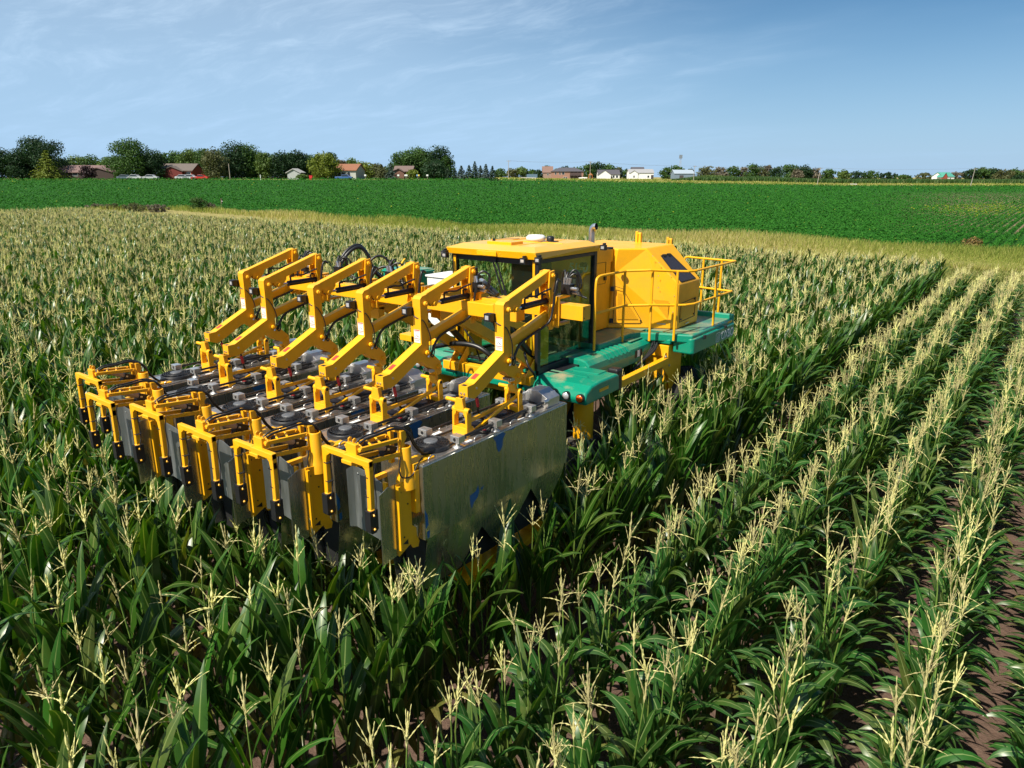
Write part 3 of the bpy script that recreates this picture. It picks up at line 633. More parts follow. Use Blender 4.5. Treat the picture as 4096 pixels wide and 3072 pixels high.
w = MB(); w.beam((-5.80, 7.195, 3.84), (-5.62, 7.185, 3.40), .02, .012, (0, 1, 0)); w.beam((-5.74, 7.195, 3.84), (-5.56, 7.185, 3.40), .02, .012, (0, 1, 0)); w.beam((-5.60, 7.185, 3.46), (-5.48, 7.185, 3.02), .022, .015, (0, 1, 0)); w.box(-5.82, -5.72, 7.17, 7.2, 3.80, 3.86)
part(w, 'wiper', M['black'], cab)
s = MB(); s.box(-6.02, -5.56, 7.85, 8.30, 2.86, 2.98); s.box(-6.0, -5.58, 8.30, 8.42, 2.98, 3.55); s.box(-5.9, -5.68, 8.32, 8.40, 3.55, 3.70); s.box(-5.56, -5.48, 7.8, 8.3, 2.95, 3.12); s.box(-5.9, -5.66, 7.9, 8.25, 2.47, 2.86)
part(s, 'seat', M['seat'], cab, 0.02)
s = MB(); s.box(-5.86, -5.66, 7.34, 7.48, 2.46, 3.0); s.cyl((-5.76, 7.42, 3.0), (-5.76, 7.52, 3.2), .04, 10)
ring = [(-5.76 + .18 * math.cos(t), 7.54 + .15 * math.sin(t), 3.20 + .08 * math.sin(t)) for t in [2 * math.pi * i / 24 for i in range(25)]]
s.tube(ring, .015, 6); part(s, 'steering_column', M['black'], cab, 0.0)
s = MB(); s.box(-5.55, -5.19, 7.27, 7.30, 2.9, 3.80); s.box(-5.23, -5.15, 8.40, 8.48, 3.66, 3.72); s.box(-5.48, -5.22, 7.34, 7.40, 3.1, 3.4); part(s, 'console', M['black'], cab, 0.01)
s = MB(); s.box(-5.68, CX1 - .035, CY1 - .028, CY1 - .012, 3.02, CZ1 - .05); part(s, 'rear_panel', Y, cab)
s = MB(); s.box(CX0 + .05, CX1 - .05, CY0 + .05, CY1 - .05, CZ0 - .006, CZ0 + .004); part(s, 'cab_floor', plain('floor_mat', (0.16, 0.16, 0.15), 0.9), cab)

# --- engine hood
hd = MB()
A = (-5.42, 9.60, 2.58); B = (-4.93, 9.97, 2.58); C_ = (-4.53, 10.15, 2.58); D = (-4.53, 10.15, 3.28); E_ = (-5.06, 10.05, 3.80); F = (-5.36, 9.72, 3.80); G = (-5.40, 9.68, 3.42)
Cr = (-4.53, 10.95, 2.58); Dr = (-4.53, 10.95, 3.28); Er = (-5.06, 11.0, 3.80); Fr = (-6.4, 11.0, 3.80); Br = (-6.4, 10.95, 2.58)
F2 = (-6.4, 9.72, 3.80); A2 = (-6.4, 9.60, 2.58)
hd.add([A, B, C_, D, E_, F, G, Cr, Dr, Er, Fr, Br, F2, A2],
       [(0, 1, 6), (1, 2, 3, 4, 5, 6), (2, 7, 8, 3), (3, 8, 9, 4), (4, 9, 10, 12, 5), (7, 11, 10, 9, 8), (0, 6, 5, 12, 13), (13, 12, 10, 11), (0, 13, 11, 7, 2, 1)])
hood = part(hd, 'engine_hood', Y, bevel=0.022, seg=3)
hn = MB(); hn.box(-5.95, -5.42, 8.60, 9.615, 2.59, 3.83); hn.box(-6.40, -5.43, 8.9, 9.70, 3.60, 3.835)
neck = part(hn, 'hood_front_section', Y, bevel=0.02)
gl = MB()   # raised door panels on the side wall of the front section
def outline(mb, pts, x, w=.008, d=.004):
    for i in range(len(pts)):
        p, q = pts[i], pts[(i + 1) % len(pts)]; mb.beam((x, *p), (x, *q), d, w, (1, 0, 0))
gl.mat(0); outline(gl, [(8.72, 3.30), (9.45, 3.30), (9.45, 3.62), (8.72, 3.62)], -5.418)
gl.box(-5.42, -5.40, 8.66, 8.72, 3.34, 3.40); gl.box(-5.42, -5.40, 8.66, 8.72, 3.52, 3.58); gl.box(-5.42, -5.395, 9.05, 9.10, 3.32, 3.38); gl.box(-5.42, -5.395, 9.40, 9.45, 3.35, 3.41)
gl.box(-5.42, -5.405, 8.85, 8.875, 2.95, 3.26)
part(gl, 'service_door', M['black'], neck)
lb = MB(); lb.box(-5.419, -5.416, 9.02, 9.10, 3.16, 3.22); part(lb, 'sticker', plain('yellow_sticker', (.7, .62, .12)), neck)
# triangular door on the angled wall
ux = (Vector(B) - Vector(A)).normalized(); nx = Vector((ux.y, -ux.x, 0))
def on_wall(s_, z, off): p = Vector(A) + ux * s_ + nx * off; return (p.x, p.y, z)
dr = MB(); LW = (Vector(B) - Vector(A)).length
tri = [(.07, 2.66), (.50, 2.66), (.50, 2.72), (.20, 3.20), (.07, 3.24)]
for i in range(len(tri)):
    p, q = tri[i], tri[(i + 1) % len(tri)]; dr.beam(on_wall(*p, .004), on_wall(*q, .004), .006, .006)
for (s_, z) in ((.04, 2.70), (.04, 3.20)): dr.beam(on_wall(s_ - .03, z, .01), on_wall(s_ + .03, z, .01), .02, .07)
for (s_, z) in ((.50, 2.70), ): dr.cyl(on_wall(s_, z, .0), on_wall(s_, z, .015), .014, 8)
part(dr, 'door_seam', M['black'], hood)
me_ = MB(); me_.add([on_wall(.13, 2.72, .003), on_wall(.46, 2.72, .003), on_wall(.19, 3.12, .003), on_wall(.13, 3.13, .003)], [(0, 1, 2, 3)])
mesh_m, nt, bb = new_mat('perforated_yellow'); 
v = nt.nodes.new('ShaderNodeTexVoronoi'); v.inputs['Scale'].default_value = 260; tcn = nt.nodes.new('ShaderNodeTexCoord'); nt.links.new(tcn.outputs['Object'], v.inputs['Vector'])
nt.links.new(ramp(nt, v.outputs['Distance'], [(0.28, (0.36, 0.17, 0.002)), (0.40, (0.72, 0.34, 0.003))]), bb.inputs['Base Color']); bb.inputs['Roughness'].default_value = 0.5
M['perf'] = mesh_m
part(me_, 'door_grille', M['perf'], hood)
# perforated panel on the front wall, service hatch on the side wall
ux2 = (Vector(C_) - Vector(B)).normalized(); n2 = Vector((ux2.y, -ux2.x, 0))
def on_front(s_, z, off): p = Vector(B) + ux2 * s_ + n2 * off; return (p.x, p.y, z)
pf = MB(); pf.add([on_front(.0 + .06, 2.74, .003), on_front(.30, 2.74, .003), on_front(.30, 3.02, .003), on_front(-.02, 3.04, .003)], [(0, 1, 2, 3)])
part(pf, 'front_grille', M['perf'], hood)
pf = MB(); pf.beam(on_front(.14, 2.66, .006), on_front(.27, 2.66, .006), .012, .016); part(pf, 'front_handle', M['steel'], hood)
pf = MB()
for (s_, z) in ((.12, 3.60), (.12, 3.40), (.13, 3.22), (.30, 3.42), (.02, 3.70), (.38, 3.1), (.37, 2.85)): pf.cyl(on_front(s_, z, .0), on_front(s_, z, .006), .008, 8)
part(pf, 'panel_bolts', M['steel'], hood)
pe = MB(); outline(pe, [(10.24, 2.68), (10.80, 2.70), (10.80, 3.00), (10.24, 2.97)], -4.526, .010, .006)
for (y, z) in ((10.28, 2.72), (10.76, 2.98), (10.27, 2.95), (10.76, 2.74)): pe.cyl((-4.53, y, z), (-4.51, y, z), .014, 8)
part(pe, 'hatch_seam', M['black'], hood)
pe = MB(); pe.add([(-4.526, 10.28, 2.71), (-4.526, 10.77, 2.73), (-4.526, 10.77, 2.97), (-4.526, 10.28, 2.94)], [(0, 1, 2, 3)]); part(pe, 'hatch_grille', M['perf'], hood)
pe = MB(); pe.beam((-4.52, 10.45, 2.625), (-4.52, 10.58, 2.63), .012, .014); part(pe, 'hatch_handle', M['steel'], hood)
sg = MB(); nsl = Vector((.70, 0, .714)); 
def on_slope(t, y, off): p = Vector((-4.53 + t * (-.53), y, 3.28 + t * .52)) + nsl * off; return p
sg.add([on_slope(.05, 10.26, .004), on_slope(.05, 10.78, .004), on_slope(.74, 10.62, .004), on_slope(.74, 10.30, .004)], [(0, 1, 2, 3)])
mm, nt, bb = new_mat('black_mesh'); v = nt.nodes.new('ShaderNodeTexVoronoi'); v.inputs['Scale'].default_value = 120; tcn = nt.nodes.new('ShaderNodeTexCoord'); nt.links.new(tcn.outputs['Object'], v.inputs['Vector'])
nt.links.new(ramp(nt, v.outputs['Distance'], [(0.25, (0.004, 0.004, 0.005)), (0.45, (0.035, 0.033, 0.045))]), bb.inputs['Base Color']); bb.inputs['Roughness'].default_value = 0.6
grl = part(sg, 'radiator_grille', mm, hood)
sg = MB()
for y in (10.38, 10.54): p = on_slope(.74, y, .01); sg.box(p.x - .02, p.x + .02, y - .03, y + .03, p.z - .015, p.z + .02)
cr = [on_slope(.04, 10.25, .006), on_slope(.04, 10.79, .006), on_slope(.75, 10.63, .006), on_slope(.75, 10.29, .006)]
for i in range(4): sg.beam(cr[i], cr[(i + 1) % 4], .014, .014)
part(sg, 'grille_frame', M['black'], hood)
ex = MB(); ex.tube(smooth_path([(-5.53, 9.2, 3.83), (-5.53, 9.2, 4.02), (-5.525, 9.2, 4.10), (-5.50, 9.2, 4.145), (-5.455, 9.2, 4.155)], 5), .048, 16, False); ex.lathe([(.085, 0), (.085, .02), (.06, .05)], (-5.53, 9.2, 3.833), 20)
part(ex, 'exhaust_pipe', plain('brushed_pipe', (.62, .62, .62), .32, 1.0), hood)
ex = MB(); ex.box(-5.64, -5.56, 9.05, 9.14, 3.83, 3.87); ex.cyl((-5.30, 9.35, 3.83), (-5.30, 9.35, 3.855), .05, 10); part(ex, 'roof_clip', M['black'], hood)
dc = MB(); dc.prism([(-5.50, 3.552), (-5.262, 3.552), (-5.245, 3.60), (-5.485, 3.60)], 'y', 8.5315, 8.5305); dcl = part(dc, 'number_backing', M['decal_teal'], neck)
text_mesh('number_decal', '5180', .155, M['decal_white'], neck, (-5.492, 8.5295, 3.580), (1, 0, 0), (0, 0, 1), .0006, bold=.006, shear=.15)
dc = MB(); dc.box(-5.44, -5.34, 8.529, 8.5315, 3.38, 3.49); dc.mat(1).box(-5.415, -5.37, 8.5275, 8.5285, 3.405, 3.47); part(dc, 'black_plate', [M['black'], M['decal_white']], neck)

# --- platform, rear body, fenders
dk = MB(); dk.box(-6.75, -4.98, 8.52, 9.6, 2.50, 2.578); dk.box(-6.75, -4.93, 9.6, 11.45, 2.50, 2.5775); dk.box(-4.93, -4.20, 9.90, 11.50, 2.50, 2.577); dk.box(-7.4, -6.75, 8.2, 11.6, 2.50, 2.577)
deck = part(dk, 'deck', M['green_deck'], bevel=0.004)
rim = MB()
rim.prism([(-5.00, 8.52), (-4.95, 8.52), (-4.95, 9.44), (-4.86, 9.60), (-4.62, 9.72), (-4.14, 9.88), (-4.14, 11.50), (-4.22, 11.52), (-4.22, 9.96), (-4.66, 9.80), (-4.92, 9.68), (-5.00, 9.46)], 'z', 2.46, 2.585)
rim.prism([(-4.93, 11.46), (-4.14, 11.502), (-4.14, 11.56), (-4.93, 11.54)], 'z', 2.45, 2.66)
part(rim, 'deck_rim', M['green'], deck, 0.02)
rb = MB(); rb.prism([(-4.44, 9.86), (-4.15, 9.86), (-4.115, 9.90), (-4.105, 11.50), (-4.44, 11.56)], 'z', 2.29, 2.53); rb.box(-4.93, -4.44, 9.76, 10.0, 2.42, 2.50)
rear = part(rb, 'rear_side_body', M['green'], bevel=0.02)
rb = MB(); rb.prism([(-7.16, 9.72), (-7.46, 9.72), (-7.48, 9.78), (-7.49, 11.62), (-7.16, 11.66)], 'z', 2.29, 2.515)
part(rb, 'rear_side_body', M['green'], bevel=0.02)
xf = -4.1055
text_mesh('side_lettering', 'OXBO', .185, M['decal_white'], rear, (xf + .004, 10.93, 2.335), (0, 1, 0), (0, 0, 1), .001, bold=.002)
em = MB(); xo = xf + .0015
def rrect(y0, y1, z0, z1, r, n=5):
    o = []
    for (cy, cz, a0) in ((y1 - r, z1 - r, 0), (y0 + r, z1 - r, 90), (y0 + r, z0 + r, 180), (y1 - r, z0 + r, 270)):
        for i in range(n + 1): a = R(a0 + 90 * i / n); o.append((cy + r * math.cos(a), cz + r * math.sin(a)))
    return o
oo = rrect(10.72, 10.88, 2.325, 2.475, .03); ii = rrect(10.729, 10.871, 2.334, 2.466, .025)
n = len(oo); em.add([(xo, *p) for p in oo] + [(xo, *p) for p in ii], [(i, (i + 1) % n, n + (i + 1) % n, n + i) for i in range(n)])
for k in range(4):
    p0 = (10.745 + .028 * k, 2.345); 
    pts = [(p0[0] + .05 * t * (1 + .25 * k) * .8 + .02 * t * t, p0[1] + .11 * t) for t in (0, .33, .66, 1)]
    w_ = .010
    for i in range(3): em.add([(xo, pts[i][0], pts[i][1]), (xo, pts[i][0] + w_, pts[i][1]), (xo, min(1e9, pts[i + 1][0] + w_), pts[i + 1][1]), (xo, pts[i + 1][0], pts[i + 1][1])], [(0, 1, 2, 3)])
part(em, 'side_emblem', M['decal_white'], rear)
em = MB(); em.box(-4.142, -4.1365, 11.28, 11.46, 2.538, 2.572); part(em, 'reflector_strip', M['reflector'], rear)
em = MB(); em.box(-4.12, -4.085, 10.22, 10.28, 2.47, 2.53); em.box(-4.12, -4.085, 11.06, 11.12, 2.50, 2.545); part(em, 'latch', M['black'], rear, .004)
def fender(s):
    X = lambda v: MX + s * v
    f = MB(); xs0, xs1 = .56, 1.53
    prof = [(7.10, 2.165), (7.06, 2.25), (7.10, 2.335), (7.22, 2.395), (7.40, 2.415), (7.84, 2.415), (7.91, 2.395), (7.93, 2.18)]
    f.prism([(y, z) for y, z in prof], 'x', X(xs0), X(xs1))
    fd = part(f, 'front_fender', M['green'], bevel=0.035, seg=4)
    p = MB(); p.box(X(.75), X(1.32), 7.45, 7.50, 2.414, 2.424); p.prism([(X(1.0), 7.62), (X(1.36), 7.66), (X(1.36), 7.86), (X(1.0), 7.86)], 'z', 2.412, 2.428)
    part(p, 'top_ridge', M['green'], fd, .006)
    for i, (x, kind) in enumerate(((1.09, 'l'), (1.265, 'l'), (1.465, 'o'))):
        l = MB(); l.cyl((X(x), 7.095, 2.262), (X(x), 7.04, 2.268), .055, 20, caps=True)
        l.mat(1).lathe([(.045, -.002), (.036, -.012), (0, -.018)], (X(x), 7.038, 2.268), 18, 'y')
        part(l, 'headlight' if kind == 'l' else 'turn_signal', [M['black'], M['lens'] if kind == 'l' else M['orange']], fd)
    l = MB(); l.box(X(1.531), X(1.535), 7.40, 7.62, 2.275, 2.315); part(l, 'reflector_strip', M['reflector'], fd)
    if s > 0:
        bx = MB(); bx.box(X(1.30), X(1.46), 7.98, 8.13, 2.12, 2.43); part(bx, 'rear_box', M['black'], fd, .03, seg=3)
for s in (1, -1): fender(s)
def tunnel(s):
    X = lambda v: MX + s * v
    t = MB(); prof = [(.60, 2.24), (.60, 2.50), (.92, 2.495), (1.00, 2.475), (1.055, 2.42), (1.07, 2.34), (1.07, 2.20)]
    t.prism([(X(a), z) for a, z in prof], 'y', 7.93, 9.84)
    tn = part(t, 'step_tunnel', M['green'], bevel=0.02)
    r_ = MB()
    for k in range(6):
        y = 8.42 + .115 * k
        r_.prism([(X(.64), 2.492), (X(.92), 2.492), (X(1.01), 2.47), (X(1.07), 2.41), (X(1.078), 2.41), (X(1.015), 2.485), (X(.92), 2.508), (X(.64), 2.508)], 'y', y, y + .05)
    part(r_, 'step_ribs', M['green'], tn, .006)
    l = MB(); l.box(X(.66), X(.97), 9.24, 9.66, 2.495, 2.513); part(l, 'lid', M['green_deck'], tn, .008)
    l = MB(); l.box(X(1.071), X(1.074), 9.20, 9.42, 2.28, 2.39); l.mat(1).box(X(1.0742), X(1.0752), 9.27, 9.35, 2.285, 2.385); part(l, 'caution_label', [M['black'], M['decal_white']], tn)
for s in (1, -1): tunnel(s)
def undercarriage(s):
    X = lambda v: MX + s * v
    b = MB(); b.beam((X(1.33), 8.05, 2.145), (X(1.30), 9.78, 2.165), .09, .105); part(b, 'side_beam', Y, bevel=.006)
    b = MB(); b.box(X(.95), X(1.28), 9.80, 10.25, 1.2, 2.35); b.prism([(9.70, 2.30), (10.3, 2.30), (10.3, 1.6), (10.1, 1.2), (9.85, 1.9), (9.6, 2.12)], 'x', X(1.30), X(1.32)); b.box(X(.9), X(1.34), 9.76, 9.95, 2.22, 2.40)
    b.mat(1); b.cyl((X(1.32), 9.72, 2.24), (X(1.335), 9.72, 2.24), .02, 10); b.cyl((X(1.32), 9.85, 2.08), (X(1.335), 9.85, 2.08), .02, 10)
    part(b, 'rear_leg', [Y, M['steel']], bevel=.008)
    b = MB(); b.cyl((X(1.22), 7.55, 2.16), (X(1.22), 7.55, .75), .13, 18); part(b, 'front_leg', Y)
    for y, tw in ((7.55, 0), (10.55, .08)):
        w = MB(); xc = X(1.22 + tw); ro = .78 if y < 9 else .93; hw = .15
        w.lathe([(ro * .62, -hw * .8), (ro * .9, -hw), (ro, -hw * .75), (ro * 1.01, 0), (ro, hw * .75), (ro * .9, hw), (ro * .62, hw * .8)], (xc, y, ro), 40, 'x')
        for k in range(22):
            a = 2 * math.pi * k / 22
            for sd_ in (-1, 1):
                a2 = a + (.07 if sd_ > 0 else 0.21)
                c0 = Vector((xc + sd_ * hw * .5, y + ro * 1.01 * math.cos(a2), ro + ro * 1.01 * math.sin(a2)))
                c1 = Vector((xc + sd_ * hw * .95, y + ro * .99 * math.cos(a2 + .12), ro + ro * .99 * math.sin(a2 + .12)))
                c2 = Vector((xc, y + ro * 1.02 * math.cos(a2 - .08), ro + ro * 1.02 * math.sin(a2 - .08)))
                w.tube([c2, c0, c1], .028, 5)
        wh = part(w, 'wheel', M['tyre'])
        r_ = MB(); r_.lathe([(0, -.05), (ro * .3, -.05), (ro * .58, -.11), (ro * .63, -.12), (ro * .63, .12), (ro * .58, .11), (ro * .3, .05), (0, .05)], (xc, y, ro), 30, 'x'); part(r_, 'rim', Y, wh)
    h = MB()
    for k in range(3): h.hose([(X(.95), 9.95, 2.46 - .015 * k), (X(1.10 + .03 * k), 9.72, 2.44), (X(1.14 + .03 * k), 9.55, 2.34), (X(1.12), 9.35, 2.22), (X(1.05), 9.2, 2.1)], .022)
    part(h, 'hose_bundle', M['hose'])
for s in (1, -1): undercarriage(s)
fl = MB(); fl.box(-6.9, -4.9, 7.4, 11.4, 2.20, 2.42); part(fl, 'chassis', M['black'])

# --- hand rails
rl = MB(); rr = .019
def bend(pts, r_=.019, k=5): rl.tube(smooth_path(pts, k), r_, 8)
top = [(-4.98, 8.44, 2.50), (-4.98, 8.44, 3.0), (-4.98, 8.44, 3.44), (-4.98, 8.50, 3.53), (-4.97, 8.62, 3.545)]
bend(top)
main = [(-4.97, 8.62, 3.545), (-4.95, 9.22, 3.545), (-4.66, 9.42, 3.56), (-4.40, 9.74, 3.53), (-4.28, 9.86, 3.525), (-4.22, 10.02, 3.525), (-4.22, 11.60, 3.52)]
for p, q in zip(main[:-1], main[1:]): rl.cyl(p, q, rr, 8)
mid = [(-4.98, 8.44, 3.03), (-4.95, 9.22, 3.04), (-4.66, 9.42, 3.05), (-4.40, 9.74, 3.03), (-4.28, 9.86, 3.03), (-4.22, 10.02, 3.03), (-4.22, 11.55, 3.03)]
for p, q in zip(mid[:-1], mid[1:]): rl.cyl(p, q, rr, 8)
for m_ in main + mid: rl.lathe([(0, -rr), (rr * .8, -rr * .6), (rr, 0), (rr * .8, rr * .6), (0, rr)], m_, 8)
for (x, y, zt) in ((-4.95, 9.20, 3.545), (-4.66, 9.60 - .1, 3.56), (-4.38, 9.74, 3.53), (-4.215, 10.83, 3.52)): rl.cyl((x, y, 2.50), (x, y, zt), rr * 1.05, 8)
rl.cyl((-4.22, 11.60, 3.52), (-5.00, 11.72, 3.52), rr, 8); bend([(-5.0, 11.72, 3.52), (-5.12, 11.74, 3.52), (-5.17, 11.74, 3.47), (-5.18, 11.74, 3.3)])
rl.cyl((-4.22, 11.55, 3.03), (-4.98, 11.70, 3.03), rr, 8)
for (x, y) in ((-4.46, 11.64), (-4.80, 11.69)):
    rl.cyl((x, y, 2.58), (x, y, 3.52), rr * 1.05, 8); rl.lathe([(.05, 0), (.05, .02), (.02, .03)], (x, y, 2.582), 12)
part(rl, 'hand_rail', Y)
ps = MB()
for (x, y, z0, z1) in ((-5.66, 10.95, 3.78, 3.98), (-5.26, 11.30, 2.9, 3.88)):
    ps.box(x - .055, x - .015, y - .03, y + .03, z0, z1); ps.box(x + .0, x + .045, y - .03, y + .03, z0, z1 - .03); ps.box(x - .05, x + .04, y - .025, y + .025, z1 - .05, z1 - .02)
part(ps, 'rear_mast', Y, bevel=.008)
ps = MB(); ps.cyl((-5.19, 11.30, 3.2), (-5.19, 11.30, 3.74), .045, 12); part(ps, 'rear_cylinder', M['black'])
# --- boxes on the left of the cab
c = MB(); c.box(-7.44, -6.78, 7.68, 8.20, 2.58, 3.43); c.box(-7.46, -6.76, 7.66, 8.22, 3.43, 3.455); c.mat(1).box(-7.2, -7.0, 7.655, 7.66, 3.2, 3.22); part(c, 'white_cabinet', [M['white'], M['steel']], bevel=.012)
c = MB(); c.box(-8.14, -7.56, 7.45, 7.95, 3.22, 3.52); c.box(-8.16, -7.54, 7.43, 7.97, 3.47, 3.50); part(c, 'green_tank', M['green'], bevel=.03)
c = MB(); c.box(-8.10, -7.45, 7.5, 7.9, 3.13, 3.22); c.box(-7.75, -7.55, 7.6, 7.85, 2.4, 3.13); c.box(-8.0, -7.2, 7.6, 7.8, 2.4, 2.5); c.prism([(7.50, 3.22), (7.95, 3.62), (7.98, 3.62), (7.62, 3.22)], 'x', -8.2, -8.17); part(c, 'tank_stand', Y, bevel=.008)
# ------------------------------------------------------------------ the lie of the land
YAW = R(37.294)
FWD = np.array([-math.sin(YAW), math.cos(YAW)]); RGT = np.array([math.cos(YAW), math.sin(YAW)])
FU = 740.5
def to_ud(x, y):
    d = x * FWD[0] + y * FWD[1]; l = x * RGT[0] + y * RGT[1]
    return 512 + FU * l / np.maximum(d, 1.0), d
def at(u, d):
    p = FWD * d + RGT * ((u - 512) / FU * d); return float(p[0]), float(p[1])
def sstep(x, a, b):
    t = np.clip((x - a) / (b - a), 0, 1); return t * t * (3 - 2 * t)
U_ = [0, 480, 560, 700, 850, 1100]
def d_edge(u): return np.interp(u, U_, [222, 222, 300, 380, 400, 400])
def z_edge(u): return np.interp(u, U_, [4.25, 4.25, 3.4, 1.65, 0.25, 0.1])
def z_far(u): return np.interp(u, [0, 480, 560, 700, 800, 1100], [4.35, 4.35, 3.5, 3.0, 2.0, 1.8])
def ground_z(x, y):
    x = np.asarray(x, float); y = np.asarray(y, float); u, d = to_ud(x, y); de = d_edge(u)
    z = z_edge(u) * sstep(d, 72, de + 25)
    z = z + (z_far(u) - z_edge(u)) * sstep(d, de + 10, 520)
    z = z + 1.6 * np.exp(-((u - 765) / 32) ** 2) * np.exp(-((d - 500) / 40) ** 2)
    z = z + 0.25 * sstep(d, 520, 2000)
    return np.where(d > 5, z, 0.0)
def gz(x, y): return float(ground_z(x, y))
CORN_Y = 31.6; SOY_Y = 57.0; CORN_X = -79.0; SOY_X = -106.0
def soy_in(x, y): return np.maximum(y - SOY_Y, SOY_X - x)      # > 0 inside the soybean field
def corn_out(x, y): return np.maximum(y - CORN_Y, CORN_X - x)
nrng = np.random.default_rng(11)
def build_ground():
    az = np.linspace(-math.pi, math.pi, 1441)[:-1]
    rr = np.concatenate((np.linspace(0.3, 10, 14), 10 * np.exp(np.linspace(0, math.log(500), 330))[1:]))
    A, Rr = np.meshgrid(az, rr)
    x = np.sin(A) * Rr; y = np.cos(A) * Rr; z = ground_z(x, y)
    n = len(az); m = len(rr)
    v = np.stack([x.ravel(), y.ravel(), z.ravel()], 1)
    i, k = np.meshgrid(np.arange(m - 1), np.arange(n), indexing='ij'); k2 = (k + 1) % n
    f = np.stack([i * n + k, i * n + k2, (i + 1) * n + k2, (i + 1) * n + k], -1).reshape(-1, 4)
    u, d = to_ud(x.ravel(), y.ravel()); de = d_edge(u); xx = x.ravel(); yy = y.ravel()
    soil = 1 - sstep(corn_out(xx, yy), .2, 1.4)
    soy = sstep(soy_in(xx, yy), -.6, .6) * (1 - sstep(d, de - 1.5, de + 1.5)) * (d > 20)
    tan = np.where(d > 20, np.maximum(sstep(soy_in(xx, yy), -12, -10) * (1 - sstep(soy_in(xx, yy), -1, 0)), sstep(d, de - 1, de + 2) * (u > 470)), 0)
    rowm = sstep(u, 850, 985) * (1 - sstep(d, 190, 270)) * sstep(d, 62, 70)
    yel = np.exp(-((u - 985) / 62.) ** 2) * np.exp(-((d - 112) / 22.) ** 2)
    me = np_mesh('ground', v, f.ravel(), np.full(len(f), 4), None, None, True, dict(soil=soil, soy=soy, tan=tan, rowm=rowm, yel=yel))
    m_, nt, b = new_mat('ground')
    def attr(nm):
        a = nt.nodes.new('ShaderNodeAttribute'); a.attribute_name = nm; return a.outputs['Fac']
    tcn = nt.nodes.new('ShaderNodeTexCoord')
    f1 = add_noise(nt, 0.35, 6, 0.6); f2 = add_noise(nt, 5.0, 8, 0.65); f3 = add_noise(nt, 22.0, 4, 0.6); f4 = add_noise(nt, 1.6, 6, 0.65)
    soilc = mixc(nt, ramp(nt, f3, [(0.3, (0, 0, 0)), (0.7, (1, 1, 1))]), ramp(nt, f2, [(0.3, (0.070, 0.043, 0.032)), (0.7, (0.165, 0.108, 0.083))]), (0.125, 0.082, 0.064))
    grass = ramp(nt, f2, [(0.3, (0.11, 0.14, 0.03)), (0.5, (0.17, 0.18, 0.05)), (0.72, (0.24, 0.215, 0.08))])
    tanc = ramp(nt, f4, [(0.3, (0.20, 0.19, 0.055)), (0.55, (0.30, 0.255, 0.095)), (0.75, (0.36, 0.29, 0.13))])
    soyc = ramp(nt, f2, [(0.3, (0.010, 0.055, 0.005)), (0.7, (0.024, 0.105, 0.010))])
    sxy = nt.nodes.new('ShaderNodeSeparateXYZ'); nt.links.new(tcn.outputs['Object'], sxy.inputs[0])
    w = nt.nodes.new('ShaderNodeMath'); w.operation = 'PINGPONG'; nt.links.new(sxy.outputs['X'], w.inputs[0]); w.inputs[1].default_value = .38
    strip = ramp(nt, w.outputs[0], [(0.16, (0, 0, 0)), (0.24, (1, 1, 1))])
    mrow = nt.nodes.new('ShaderNodeMath'); mrow.operation = 'MULTIPLY'; nt.links.new(attr('rowm'), mrow.inputs[0]); nt.links.new(strip, mrow.inputs[1])
    soyc = mixc(nt, mrow.outputs[0], soyc, (0.20, 0.135, 0.09))
    c = mixc(nt, attr('tan'), grass, tanc); c = mixc(nt, attr('soy'), c, soyc); c = mixc(nt, attr('soil'), c, soilc)
    nt.links.new(c, b.inputs['Base Color']); b.inputs['Roughness'].default_value = 0.95; b.inputs['Specular IOR Level'].default_value = 0.15
    hh = mixc(nt, 0.5, f2, f3)
    bump(nt, b, hh, 0.9, 0.06)
    me.materials.append(m_)
    o = bpy.data.objects.new('ground', me); COL.objects.link(o); tag(o, kind='structure')
build_ground()

